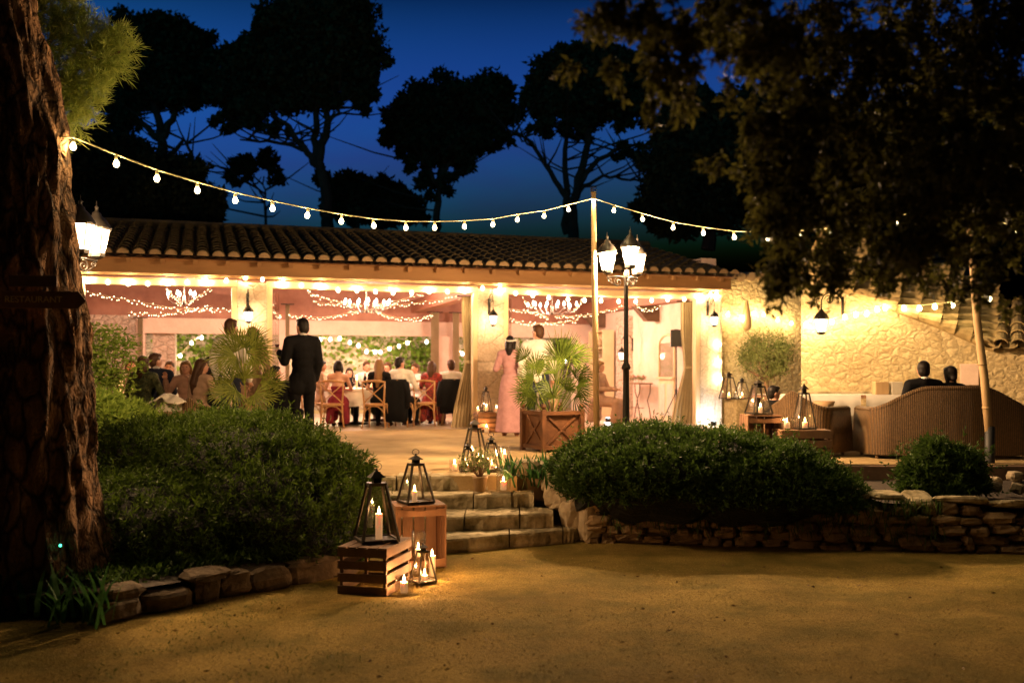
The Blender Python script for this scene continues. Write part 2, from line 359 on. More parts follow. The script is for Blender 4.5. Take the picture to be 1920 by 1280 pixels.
M['over']=leafmat('overhang_leaf',(.006,.007,.0025),(.095,.095,.020),tl=.5,scale=2.2)
M['iris']=leafmat('iris_leaf',(.015,.05,.012),(.05,.13,.03))
LIGHTS=0
def lamp(loc, power, col=(1,.72,.38), rad=.03, name='lamp_light', parent=None, spot=None, target=None):
    global LIGHTS; LIGHTS+=1
    ld=bpy.data.lights.new(name,'SPOT' if spot else 'POINT'); ld.energy=power; ld.color=col; ld.shadow_soft_size=rad
    o=bpy.data.objects.new(name,ld); COL.objects.link(o); o.location=loc
    if spot:
        ld.spot_size=spot; ld.spot_blend=.6
        o.rotation_euler=(Vector(target)-Vector(loc)).to_track_quat('-Z','Y').to_euler()
    if parent is not None: o.parent=parent
    return o
SKY_STRENGTH=2.0; EXPO=1.85
LAMP_P=470; LAMP_P2=180; WALL_P=15; FEST_P=2.2; FAC_P=5.5; GW_P=4.8; REAR_P=12; CHAND_P=185; UP_P=6; CAND_P=2.0; HAZE=0
from mathutils import noise as mn0
# ================= camera, world
cd=bpy.data.cameras.new('camera'); cam=bpy.data.objects.new('camera',cd); COL.objects.link(cam); S.camera=cam
cam.location=(0,0,CH); cam.rotation_euler=(R(90),0,0); cd.sensor_width=36; cd.lens=35.0; cd.shift_y=(HY-640)/1920
cd.clip_end=2000; cd.clip_start=.05; cd.dof.use_dof=True; cd.dof.focus_distance=10.0; cd.dof.aperture_fstop=1.4
w=bpy.data.worlds.new('World'); S.world=w; w.use_nodes=True; nt=w.node_tree; N=nt.nodes; L=nt.links
sk=N.new('ShaderNodeTexSky'); sk.sky_type='NISHITA'; sk.sun_disc=False; sk.sun_elevation=R(-3.5); sk.sun_rotation=R(200); sk.ozone_density=6
tc=N.new('ShaderNodeTexCoord'); mp=N.new('ShaderNodeMapping'); mp.inputs['Scale'].default_value=(1,1,3.2); L.new(tc.outputs['Generated'],mp.inputs[0])
n=N.new('ShaderNodeTexNoise'); n.inputs['Scale'].default_value=4.2; n.inputs['Detail'].default_value=6; n.inputs['Roughness'].default_value=.55; L.new(mp.outputs[0],n.inputs['Vector'])
sx=N.new('ShaderNodeSeparateXYZ'); L.new(tc.outputs['Generated'],sx.inputs[0])
lo=N.new('ShaderNodeMapRange'); lo.inputs['From Min'].default_value=.10; lo.inputs['From Max'].default_value=.34; lo.inputs['To Min'].default_value=1; lo.inputs['To Max'].default_value=0; L.new(sx.outputs['Z'],lo.inputs['Value'])
cr=N.new('ShaderNodeValToRGB'); cr.color_ramp.elements[0].position=.40; cr.color_ramp.elements[1].position=.62; L.new(n.outputs[0],cr.inputs[0])
mu=N.new('ShaderNodeMath'); mu.operation='MULTIPLY'; L.new(cr.outputs[0],mu.inputs[0]); L.new(lo.outputs[0],mu.inputs[1])
tint=N.new('ShaderNodeMixRGB'); tint.blend_type='MULTIPLY'; tint.inputs[0].default_value=1; L.new(sk.outputs[0],tint.inputs[1]); tint.inputs[2].default_value=(.07,1.30,.37,1)
hs=N.new('ShaderNodeMixRGB'); L.new(mu.outputs[0],hs.inputs[0]); L.new(tint.outputs[0],hs.inputs[1])
dk=N.new('ShaderNodeMixRGB'); dk.blend_type='MULTIPLY'; dk.inputs[0].default_value=1; L.new(tint.outputs[0],dk.inputs[1]); dk.inputs[2].default_value=(1.7,.62,.85,1)
L.new(dk.outputs[0],hs.inputs[2])
bg=N['Background']; gl=N.new('ShaderNodeMapRange'); gl.inputs['From Min'].default_value=.08; gl.inputs['From Max'].default_value=.36; gl.inputs['To Min'].default_value=18; gl.inputs['To Max'].default_value=1.0; L.new(sx.outputs['Z'],gl.inputs['Value'])
gm=N.new('ShaderNodeMixRGB'); gm.blend_type='MULTIPLY'; gm.inputs[0].default_value=1; L.new(hs.outputs[0],gm.inputs[1]); hc=N.new('ShaderNodeMapRange'); hc.inputs['From Min'].default_value=.03; hc.inputs['From Max'].default_value=.15; hc.inputs['To Min'].default_value=.03; L.new(sx.outputs['Z'],hc.inputs['Value'])
gq=N.new('ShaderNodeMath'); gq.operation='MULTIPLY'; L.new(gl.outputs[0],gq.inputs[0]); L.new(hc.outputs[0],gq.inputs[1]); L.new(gq.outputs[0],gm.inputs[2]); L.new(gm.outputs[0],bg.inputs['Color']); bg.inputs['Strength'].default_value=SKY_STRENGTH
S.view_settings.view_transform='Standard'; S.view_settings.look='None'; S.view_settings.gamma=1; S.view_settings.exposure=EXPO
S.cycles.use_denoising=True; S.cycles.sample_clamp_indirect=4; S.cycles.sample_clamp_direct=0
S.cycles.max_bounces=6; S.cycles.diffuse_bounces=3; S.cycles.glossy_bounces=2; S.cycles.transparent_max_bounces=12; S.cycles.caustics_reflective=False; S.cycles.caustics_refractive=False
S.cycles.use_light_tree=True

# ================= ground
def ground_z(x,y):
    return .018*math.sin(x*1.7+.4*y)*math.sin(y*1.3)+.008*math.sin(3.1*x-2.2*y)+.022*mn0.noise(Vector((x*1.3,y*2.0,1)))+.012*mn0.noise(Vector((x*4,y*5,7)))
b=MB()
xs=[-85,-60,-25]+[ -12+.125*i for i in range(193)]+[25,60,85]; ys=[-60,-40,-10,-2]+[.125*i for i in range(104)]+[20,60,85]
b.v=[(x,y,ground_z(x,y) if abs(x)<12.1 and 0<=y<8.2 else (0 if y<60 else -.1)) for y in ys for x in xs]
nx=len(xs); b.f=[(j*nx+i,j*nx+i+1,(j+1)*nx+i+1,(j+1)*nx+i) for j in range(len(ys)-1) for i in range(nx-1)]
b.build('ground',M['gravel'],smooth=True,kind='structure')
# gravel grains and leaf litter: nobody could count them
N_=34000
yy=4.3+6.0*rng.random(N_)**1.3; xx=(rng.random(N_)-.45)*yy*1.15
keep=(yy<8.5)
xx=xx[keep]; yy=yy[keep]; n_=len(xx)
c=np.stack([xx,yy,np.array([ground_z(a,b_) for a,b_ in zip(xx,yy)])+.003],1)
sz=(.002+.006*rng.random(n_)**4)[:,None]
tet=np.array([[[1,0,0],[-.5,.8,0],[0,.1,.9]],[[-.5,.8,0],[-.5,-.8,0],[0,.1,.9]],[[-.5,-.8,0],[1,0,0],[0,.1,.9]]],float)
a=rng.random(n_)*6.28; rot=np.stack([np.stack([np.cos(a),-np.sin(a),0*a],-1),np.stack([np.sin(a),np.cos(a),0*a],-1),np.stack([0*a,0*a,0*a+1],-1)],1)
v=np.einsum('nij,fkj->nfki',rot,tet)*sz[:,:,None,None]+c[:,None,None,:] if False else (np.einsum('nij,fkj->nfki',rot,tet)*sz[:,None,None,:]+c[:,None,None,:])
npmesh('gravel',v.reshape(-1,3,3),3,mat('gravel_grain',(.52,.38,.13),(.20,.14,.05),.9,40),kind='stuff')
n_=170; yy=4.4+4.3*rng.random(n_); xx=(rng.random(n_)-.4)*yy*1.1
c=np.stack([xx,yy,np.full(n_,.016)],1); d=rng.normal(size=(n_,3)); d[:,2]*=.12
npmesh('leaf_litter',leaves(c,d,.02+.03*rng.random(n_),.014),4,mat('dry_leaf',(.10,.05,.02),(.25,.15,.06),.8,9),kind='stuff')
# terrace
TPTS=[(-16,10.05),(-1.0,10.05),(.05,10.02),(.15,10.15),(.9,10.6),(1.6,11.2),(3.4,11.32),(22,11.32),(22,60),(-16,60)]
b=MB(); n_=len(TPTS); b.v=[(x,y,TZ) for x,y in TPTS]+[(x,y,-.02) for x,y in TPTS]
b.f=[tuple(range(n_))]+[(i,i+n_,(i+1)%n_+n_,(i+1)%n_) for i in range(n_)]
b.build('terrace',M['terrace'],kind='structure')
# interior floor, polished
fl=[W(-1.5,-.15,.004),W(13.4,-.15,.004),W(13.4,7.6,.004),W(-1.5,7.6,.004)]
m=mat('floor_stone',(.50,.40,.28),(.40,.31,.21),.32,1.5,.001,8)
MB().add(fl,[(0,1,2,3)]).build('floor',m,kind='structure')
# planting soil right and left
MB().add([(.55,9.6,.40),(7.5,9.0,.34),(12,8.6,.34),(12,11.3,.36),(1.5,11.25,.40),(.35,10.3,.46)],[(0,1,2,3,4,5)]).build('planting_soil',M['soil'],kind='structure')
MB().add([(-9,5.9,.02),(-2.55,6.5,.17),(-1.25,8.15,.12),(-1.2,10.04,.2),(-9,10.04,.2)],[(0,1,2,3,4)]).build('planting_soil',M['soil'],kind='structure')

# ================= steps
st=empty('stone_steps',(0,9.2,0),label='four broad worn stone steps between the two hedges, rising to the lit terrace',cat='steps')
def step(x0,x1,f0,f1,back,z0,z1,seed):
    # slab of individually worn blocks; front edge from (x0,f0) to (x1,f1)
    r_=random.Random(seed); b=MB(); x=x0
    while x<x1-.05:
        wd=min(r_.uniform(.32,.62),x1-x); t=(x+wd/2-x0)/(x1-x0)
        nx_=5; ny=6; nz=3
        fa=f0+(f1-f0)*(x-x0)/(x1-x0)+r_.uniform(-.015,.015); fb=f0+(f1-f0)*(x+wd-x0)/(x1-x0)+r_.uniform(-.015,.015)
        prof=[]
        zt=z1+r_.uniform(-.008,.006)
        def sec(s):
            fx=x+.006+(wd-.012)*s; f=fa+(fb-fa)*s+.012*math.sin(s*7+seed)
            rr=.022+.012*r_.random()
            bul=r_.uniform(-.012,.012)
            pts=[(fx,f+.03,z0-.03),(fx,f-.004+bul,z0+.03),(fx,f+bul*.6,(z0+zt)/2),(fx,f,zt-rr),(fx,f+rr*.4,zt-rr*.3),(fx,f+rr*1.4,zt+r_.uniform(-.004,.004))]
            for k in range(1,5):
                pts.append((fx,f+rr*1.4+(back-f-rr*1.4)*k/4,zt+r_.uniform(-.009,.007)))
            pts.append((fx,back,z0-.03))
            return [Vector(p) for p in pts]
        b.rings([sec(k/9) for k in range(10)])
        x+=wd
    b.build('step',M['step'],st)
    return b
st.location=(0,0,0)
step(-1.0,.66,8.55,9.42,9.6,0,.14,1)
step(-1.05,.44,9.06,9.45,9.8,.11,.28,2)
step(-1.35,.22,9.55,9.80,10.05,.25,.42,3)
step(-1.55,.10,9.95,10.08,10.35,.39,.563,4)
# rocks that bound the stair on the right
rk=[(.50,9.75,.40,.30,.34,.30),(.62,9.55,.20,.26,.30,.42),(.30,10.1,.56,.20,.22,.20),(.42,9.95,.52,.26,.24,.28),(.18,10.12,.64,.28,.2,.16),(.74,9.42,.22,.20,.2,.46),(.70,9.62,.45,.22,.26,.2),(.56,10.0,.58,.2,.3,.3)]
rl=['tall narrow boulder at the right end of the lowest step','pale boulder low beside the third step','small rock below the dark wooden planter','broad rock beside the top step and strap leaves','flat rock at the right end of the top step','upright slab where the right retaining wall meets the steps','rounded rock tucked under the right hedge by the steps','tilted rock behind the iris leaves']
for i,(x,y,z,a,b_,c_) in enumerate(rk):
    bb=MB().stone((0,0,0),(a*1.1,b_,c_),i+5,14,10,.07); o=bb.build('boulder',M['rock'],None,label=rl[i],cat='rock',group='rocks beside the steps',loc=(x,y,z))

# ================= retaining wall right (rough stones)
def stone_run(p0,p1,z0,z1fn,name,label,cat,m,seed,sz=(.10,.26),depth=.25):
    r_=random.Random(seed); p0=Vector(p0); p1=Vector(p1); d=(p1-p0); Ln=d.length; d.normalize(); ang=math.atan2(d.y,d.x)
    nrm=Vector((d.y,-d.x,0)); root=empty(name,(p0.x,p0.y,z0),ang,label,cat)
    b=MB(); zt=z1fn(0); k=0; z=.0; H=max(z1fn(0),z1fn(1))-z0
    while z<H-.03:
        h=r_.uniform(sz[0],sz[0]*1.7); h=min(h,H-z+.02); x=r_.uniform(-.1,0)
        while x<Ln:
            wd=r_.uniform(sz[0]*.9,sz[1]); t=min(max((x+wd/2)/Ln,0),1)
            if z0+z+h*.6<z1fn(t):
                k+=1; hh=h*r_.uniform(.7,1.25)
                b.stone((x+wd/2,r_.uniform(-.02,.05),z+h/2+r_.uniform(-.02,.02)),(wd*r_.uniform(.95,1.15),depth,hh*1.05),seed*100+k,11,8,.12,rz=r_.uniform(-.12,.12))
            x+=wd
        z+=h*.92
    b.build('rubble',m,root)
    # mortar core
    b=MB(); 
    for i in range(12):
        x0,x1=Ln*i/12,Ln*(i+1)/12; zz=min(z1fn(i/12),z1fn((i+1)/12))-z0-.03
        b.box(((x0+x1)/2,.09,zz/2-.02),(x1-x0+.002*(i%2),.16+.002*(i%3),zz))
    b.build('core',M['rock_dark'],root)
    return root
stone_run((.72,9.42,0),(8.5,8.25,0),-.02,lambda t:.42+.06*math.sin(t*9),'retaining_wall','rough low retaining wall of brown rubble stones under the right hedge','wall',M['rock_wall'],3,(.08,.34))
stone_run((-2.62,6.45,0),(-1.25,8.05,0),-.02,lambda t:.20-.09*t+.03*math.sin(t*23),'stone_edging','low edging of pale stones curving round the left flower bed','wall',M['rock_dark'],4,(.15,.50),.20)
# cap of moss-lit flat stones on the retaining wall
r_=random.Random(9); x=2.9
cap=empty('wall_capping',(0,0,0),label='flat mossy cap stones along the top of the right retaining wall',cat='stones')
b=MB()
while x<7.5:
    wd=r_.uniform(.25,.5); y=9.42-(x-.72)*1.17/7.78; b.stone((x+wd/2,y+.04,.47+.06*math.sin((x-.72)/7.78*9)),(wd*1.05,.34,.07),int(x*50),12,6,.06,rz=r_.uniform(-.1,.1)-.15); x+=wd
b.build('cap_stone',M['step'],cap)
# timber kerb face of the terrace
b=MB(); b.box((5.6,11.24,.45),(7.9,.12,.20)); b.box((5.6,11.23,.265),(7.9,.10,.15))
o=b.build('terrace_kerb',M['wood_dark'],None,label='dark timber sleepers edging the terrace below the wicker sofa',cat='kerb',bevel=.01)
hp=[(4.62,9.55,.50),(4.72,9.75,.53),(4.80,9.45,.50),(4.92,9.62,.51),(5.02,9.5,.50),(4.85,9.6,.60),(5.1,9.7,.5)]
for i,p in enumerate(hp):
    o=MB().stone((0,0,0),(.15,.13,.10),40+i,10,8,.07).build('loose_stone',M['rock'],None,cat='stone',group='loose stones piled on the planting ledge at far right',label='loose pale stone in the small heap behind the right wall',loc=p)

# sparse grass and moss in the gravel, lower left and centre
n_=3000; yy=5.0+2.6*rng.random(n_); xx=-3.8+3.0*rng.random(n_)
kk=np.array([mn0.noise(Vector((a*1.3,b*1.3,3)))>.02 for a,b in zip(xx,yy)]); xx=xx[kk]; yy=yy[kk]; n_=len(xx)
c=np.stack([xx,yy,np.array([ground_z(a,b_) for a,b_ in zip(xx,yy)])],1); d=rng.normal(size=(n_,3))*[.8,.8,0]+[0,0,.8]
npmesh('grass',leaves(c,d,.012+.022*rng.random(n_),.004),4,M['green'],kind='stuff')
# ================= restaurant building (local frame u,v,z)
BL=empty('restaurant_building',BO,BA,'long low stone restaurant with a clay tile roof and three wide lit openings','restaurant')
UE=U(1350); U0=-3.0
def up(px,v=0): return U(px,v)
zf=lambda py,px,v=0: ZB(py,U(px,v),v)
HT=2.53                       # underside of the door heads
pil=[(up(120),up(148)),(up(444),up(500)),(up(893),up(942)),(up(1308),up(1349))]
for i,(a,c) in enumerate(pil):
    b=MB().box(((a+c)/2,.12,1.30),(c-a,.45,2.62)); b.build('pillar',M['block'],BL,bevel=.01)
# door frames
ops=[(pil[0][1],pil[1][0]),(pil[1][1],pil[2][0]),(pil[2][1],pil[3][0])]
for a,c in ops:
    b=MB(); b.box(((a+c)/2,-.02,HT+.055),(c-a,.16,.12)); 
    b.box((a+.045,-.02,HT/2),(.09,.158,HT-.01)); b.box((c-.045,-.02,HT/2),(.09,.158,HT-.01))
    b.build('door_frame',M['cream'],BL,bevel=.006)
b=MB(); b.box(((U0+UE)/2,.10,2.86),(UE-U0,.5,.34)); b.build('lintel',M['beamwood'],BL,bevel=.015)
b=MB(); b.box(((U0+UE)/2,-.30,2.83),(UE-U0+.1,.12,.26)); b.box(((U0+UE)/2,-.36,2.955),(UE-U0+.1,.20,.05)); b.build('eave_beam',M['beamwood'],BL,bevel=.01)
# white light strip board that the facade bulbs hang before
ZE=2.93; VE=-.62; RV=3.7; RZ=4.02
def roofz(v): return ZE+.04+(RZ-ZE)*(v-VE)/(RV-VE)
b=MB(); u=U0+.2
while u<UE:
    b.beam((u,VE+.05,roofz(VE+.05)-.10),(u,RV-.05,roofz(RV-.05)-.10),.07,.09); u+=.52
b.build('rafters',M['beamwood'],BL)
b=MB(); b.add([(U0,VE+.02,roofz(VE+.02)-.045),(UE,VE+.02,roofz(VE+.02)-.045),(UE,RV,roofz(RV)-.045),(U0,RV,roofz(RV)-.045)],[(0,1,2,3)]).build('roof_boards',M['redwood'],BL)
# canal tiles: courses of half pipes, covers over troughs
def tiles(b,u0,u1,p=.25,vs=VE-.04,ve=RV,zfn=roofz,seed=1,course=.34,r=.105,end=None):
    r_=random.Random(seed); nC=int((ve-vs)/course)+1; n=int((u1-u0)/p)
    for i in range(n+1):
        u=u0+i*p
        for j in range(nC):
            a=vs+j*course+r_.uniform(-.012,.012); c=min(a+course+.07,ve+.03); du=r_.uniform(-.008,.008); rr=r*r_.uniform(.96,1.04)
            lift0=.055+r_.uniform(0,.008); lift1=.025
            ringA=[]; ringB=[]
            for k in range(7):
                th=math.pi*k/6
                ringA.append((u+du+rr*1.08*math.cos(th),a,zfn(a)+lift0-.03+rr*.95*math.sin(th)))
                ringB.append((u+du+rr*.86*math.cos(th),c,zfn(c)+lift1-.03+rr*.80*math.sin(th)))
            inner=[(x_,y_,z_-.016) for x_,y_,z_ in ringA]
            b.rings([inner,ringA,ringB],False,False)
        # trough
        for j in range(nC):
            a=vs+j*course-.03; c=min(a+course+.05,ve)
            A=[];B_=[]
            for k in range(5):
                th=math.pi+math.pi*k/4
                A.append((u+p/2+.10*math.cos(th),a,zfn(a)+.03+.05*math.sin(th))); B_.append((u+p/2+.09*math.cos(th),c,zfn(c)+.0+.05*math.sin(th)))
            b.rings([A,B_],False,False)
b=MB(); tiles(b,U0,UE-.05); b.build('tile_roof',M['tile'],BL,smooth=False)
b=MB(); u=U0
while u<UE:
    b.lathe([(0.0,0),(.088,0)],12,(0,0,0)) if False else None
    A=[(u+.095*math.cos(math.pi*k/8),VE-.02,roofz(VE)+.02+.085*math.sin(math.pi*k/8)) for k in range(9)]
    b.add(A+[(x_,y_+.03,z_) for x_,y_,z_ in A],[tuple(range(8,-1,-1))]); u+=.25
b.build('tile_end',M['tile_end'],BL)
b=MB(); u=U0
while u<UE:
    b.tube([(u,RV,RZ+.04),(u+.42,RV,RZ+.06)],[.13,.115],10); u+=.36
b.build('ridge_tiles',M['tile'],BL)
b=MB().add([(U0,RV,RZ+.05),(UE,RV,RZ+.05),(UE,RV+4.2,2.9),(U0,RV+4.2,2.9)],[(0,1,2,3)]); b.build('rear_roof',M['tile'],BL)
# rear wall plane at VB : lintel, pillars
VB=6.6
zl0=zf(629,700,VB); zl1=zf(602,700,VB)
b=MB().box(((U0+UE)/2,VB+.15,(zl0+zl1)/2),(UE-U0,.3,zl1-zl0)); b.build('rear_lintel',M['plaster'],BL)
b=MB().box(((U0+UE)/2,VB+.2,(zl1+3.1)/2+.05),(UE-U0,.28,3.2-zl1)); b.build('rear_gable',M['redwood'],BL)
for a,c in ((255,272),(500,536),(820,850),(1080,1102)):
    ua,uc=U(a,VB),U(c,VB); MB().box(((ua+uc)/2,VB+.1,zl0/2),(uc-ua,.5,zl0-.004)).build('rear_pillar',M['plaster'],BL)
ua,uc=U(90,VB),U(255,VB); MB().box(((ua+uc)/2,VB+.12,zl0/2+.2),(uc-ua,.42,zl0+.4)).build('rear_wall',M['rubgrey'],BL)
ua,uc=U(272,VB),U(318,VB+1.6)
MB().box((uc-.1,VB+1.3,1.15),(.5,2.0,2.3)).build('side_wall',M['rubgrey'],BL)
# left inner wall (end wall) and right inner wall
UR=U(1318,.3)
MB().box((UR+.16,3.35,1.7),(.34,6.0,3.4)).build('end_wall',M['plaster'],BL)
MB().box((U0+.1,3.35,1.6),(.34,6.4,3.2)).build('end_wall',M['rubgrey'],BL)
b=MB().box((UR-.10,VB-2.6,1.2),(.26,.55,2.4)); b.build('stone_pier',M['rubgrey'],BL,bevel=.03)
# tie beams running front to back, cross beams, inner ceiling
for i,(a,c) in enumerate(pil[1:]):
    um=(a+c)/2
    b=MB().box((um if i<2 else UR-.16,3.4,2.70),(.30 if i<2 else .28,6.2,.30)); b.build('tie_beam',M['redwood'],BL,bevel=.02)
for v in (1.7,3.4,5.0):
    MB().box(((U0+UE)/2-.2,v,2.96+.02*v),(UE-U0-.7,.16,.2)).build('purlin',M['redwood'],BL,bevel=.01)
for v in (VB-1.1,VB-4.2):
    b=MB().extrude([(UR-.62,2.54),(UR-.003,2.54),(UR-.003,2.2),(UR-.3,2.2)],v-.11,v+.11); b.build('corbel',M['wood_dark'],BL)
MB().add([(U0,.35,3.12),(UE,.35,3.12),(UE,VB,3.45),(U0,VB,3.45)],[(0,1,2,3)]).build('ceiling',M['redwood'],BL)
# folding glass panels at the left of the openings
for k,(a,c) in enumerate(ops[1:]):
    for j in range(3):
        ua=a+.12+.05*j; b=MB().box((ua,.45,1.27),(.012,.62,2.42)); b.build('glass_panel',M['pane'],BL)
    
# ---------------- right hand stone walls
UA0=UE+.003; UA1=U(1560,.25)
b=MB()
n_=14; base=[];top=[]
us=[UA0+(UA1-UA0)*i/n_ for i in range(n_+1)]
tp=[]
for i,u in enumerate(us): tp.append(2.98+.04*math.sin(i*1.7))
poly=[(us[0],0)]+[(us[-1],0)]+[(u,t) for u,t in zip(us[::-1],tp[::-1])]
b.extrude(poly,.20,.65)
GW=empty('garden_wall',BO,BA,'yellow-lit rubble stone wall with a tiled top joining the restaurant on its right','wall')
b.build('masonry',M['rubwarm'],GW)
b=MB(); u=UA0+.1; r_=random.Random(3)
while u<UA1:
    b.tube([(u,.12,3.02+r_.uniform(-.02,.02)),(u,.75,3.10)],[.095,.085],10); u+=.235
b.build('coping_tiles',M['tile_end'],GW)
# wall B: the annex gable end
C0=G(1502,14.6); C1=G(2250,12.4)
dB=(C1-C0); LB=dB.length; aB=math.atan2(dB.y,dB.x)
AN=empty('annex_building',C0,aB,'stone annex on the right whose clay tiled roof slopes down behind the wicker sofa','building')
def uB(px):
    k=(px-960)/F; ex,ey=math.cos(aB),math.sin(aB); return (k*C0.y-C0.x)/(ex-k*ey)
def zB(py,px):
    u=uB(px); return CH-TZ+(HY-py)/F*(C0.y+u*math.sin(aB))
prof=[(1502,508),(1530,522),(1600,548),(1680,578),(1760,608),(1820,634),(1862,652),(2000,652),(2240,652)]
pts=[(uB(a),zB(c,a)) for a,c in prof]
b=MB().extrude([(pts[0][0],0),(pts[-1][0],0)]+pts[::-1],0,.45); b.build('masonry',M['rubwarm'],AN)
# verge: tiles along slope and roof surface rising behind
b=MB()
def ptat(t):
    i=min(int(t),len(pts)-2); f=t-i; return (pts[i][0]*(1-f)+pts[i+1][0]*f, pts[i][1]*(1-f)+pts[i+1][1]*f)
r_=random.Random(8)
rise=.45
for row in range(9):
    v0=-.06+row*.24
    t=6.0
    L0=pts[6]; 
    # a row of cover tiles running down the slope
    s=0
    p_hi=Vector((pts[0][0],0,pts[0][1])); segs=[]
    for i in range(6):
        A=Vector((pts[i][0],v0,pts[i][1]+.03+rise*v0)); B_=Vector((pts[i+1][0],v0,pts[i+1][1]+.03+rise*v0))
        L_=(B_-A).length; k=max(1,int(L_/.21))
        for j in range(k):
            a=A.lerp(B_,j/k); c=A.lerp(B_,(j+1.12)/k)
            q=r_.uniform(-.012,.012)
            b.tube([a+Vector((0,q,.0)),c+Vector((0,q,.05))],[.062,.108],10,cap=False)
b.build('verge_tiles',M['vtile'],AN)
b=MB()
n_=7
A=[(p[0],.0,p[1]+.02) for p in pts[:7]]+[(p[0],2.6,p[1]+.02+rise*2.6) for p in pts[:7]]
b.add(A,[(i,i+1,i+8,i+7) for i in range(6)]); b.build('roof_slope',M['tile'],AN)
# lower eave to the right of px 1862
b=MB(); tiles(b,pts[6][0]-.1,pts[8][0],p=.20,vs=-.24,ve=1.5,zfn=lambda v:pts[6][1]+.10+.38*v,seed=4,r=.085)
u=pts[8][0]+9
while u<pts[8][0]:
    z=pts[6][1]
    for j in range(5):
        b.tube([(u+r_.uniform(-.01,.01),-.22+j*.32,z+.05+.13*j),(u,.14+j*.32,z+.045+.13*(j+1))],[.10,.085],10)
    A=[(u+.105+.09*math.cos(math.pi+math.pi*k/5),-.20,z+.04+.05*math.sin(math.pi+math.pi*k/5)) for k in range(6)]
    b.rings([A,[(x_,1.3,z_+.55) for x_,y_,z_ in A]],False,False)
    u+=.21
b.build('eave_tiles',M['vtile'],AN)
a,c=uB(1800),uB(1836); MB().box(((a+c)/2,-.015,(zB(682,1818)+zB(722,1818))/2),(c-a,.05,zB(682,1818)-zB(722,1818))).build('dressed_stone',M['plaster'],AN,bevel=.01)
a,c=uB(1500),uB(1760); z=zB(736,1600); MB().box(((a+c)/2,-.06,z),(c-a,.14,.035)).build('stone_ledge',M['step'],AN,bevel=.006)
# rear garden wall with ivy seen through the back openings
RW=empty('rear_garden_wall',BO,BA,'rubble wall hung with ivy seen through the back openings of the dining room','wall')
VG=10.4
b=MB().box((5.5,VG+.2,1.6),(26,.4,3.2)); b.build('masonry',M['rubgrey'],RW)
# ivy leaves
cs=[]
def PBl(px,py,v):
    u=U(px,v); return np.array([u,v,ZB(py,u,v)])
for (px,py,r,n_) in [(a_,b_,c_,int(d_*.35)) for a_,b_,c_,d_ in [(690,636,.5,500),(740,630,.5,300),(770,650,.55,700),(790,670,.5,600),(640,628,.5,400),(590,628,.5,300),(800,700,.45,400),(866,630,.3,300),(866,700,.3,400),(868,725,.3,300),(390,650,.55,800),(350,700,.4,500),(425,690,.5,500),(330,740,.3,300),(400,720,.4,400),(1000,655,.5,300),(1060,660,.4,300),(700,700,.3,150),(330,655,.4,400)]]:
    c=PBl(px,py,VG-.12); cs.append(c+rng.normal(size=(n_,3))*np.array([r,.10,r*.75]))
c=np.concatenate(cs); d=rng.normal(size=c.shape)+np.array([0,-.6,-.5])
npmesh('ivy',leaves(c,d,.16*(.6+.6*rng.random(len(c))),.12),4,M['bright'],RW)
# ================= street-lamp style posts
def lantern_head(parent, loc, s=1.0, glow='lampglass', power=60, col=(1,.60,.30)):
    """six sided tapered glass head with tiered roof and finial"""
    h=empty('lantern_head',loc); COL.objects.unlink(h); link(h,parent)
    n=6
    def ring(r,z): return [Vector((r*s*math.cos(R(60)*k+.3),r*s*math.sin(R(60)*k+.3),z*s)) for k in range(n)]
    MB().rings([ring(.062,0),ring(.112,.21)],False).build('lamp_glass',M[glow],h)
    b=MB()
    for k in range(n):
        b.tube([ring(.064,-.005)[k],ring(.115,.215)[k]],.005*s,5)
    b.rings([ring(.03,-.05),ring(.068,-.03),ring(.070,.0),ring(.062,.002)])
    b.rings([ring(.125,.205),ring(.128,.222),ring(.118,.23)])
    b.build('cage',M['iron'],h)
    b=MB(); b.lathe([(.122*s,.222*s),(.112*s,.25*s),(.078*s,.30*s),(.040*s,.335*s),(.035*s,.355*s),(.018*s,.365*s),(.012*s,.39*s),(.017*s,.405*s),(.004*s,.42*s),(.002*s,.46*s)],12)
    b.build('lamp_roof',M['iron'],h,smooth=True)
    MB().ell((0,0,.085*s),(.022*s,.022*s,.035*s),8,6).build('lamp_bulb',M['flame'],h)
    l=lamp((0,0,.10*s),power,col,.03,parent=h)
    return h
def scroll(c, r0, turns, start, sgn=1, n=26, grow=-1, plane='x'):
    pts=[]
    for i in range(n):
        t=i/(n-1); a=start+sgn*turns*2*math.pi*t; r=r0*(1-.8*t)
        pts.append((c[0]+r*math.cos(a),c[1],c[2]+r*math.sin(a)) if plane=='x' else (c[0],c[1]+r*math.cos(a),c[2]+r*math.sin(a)))
    return pts
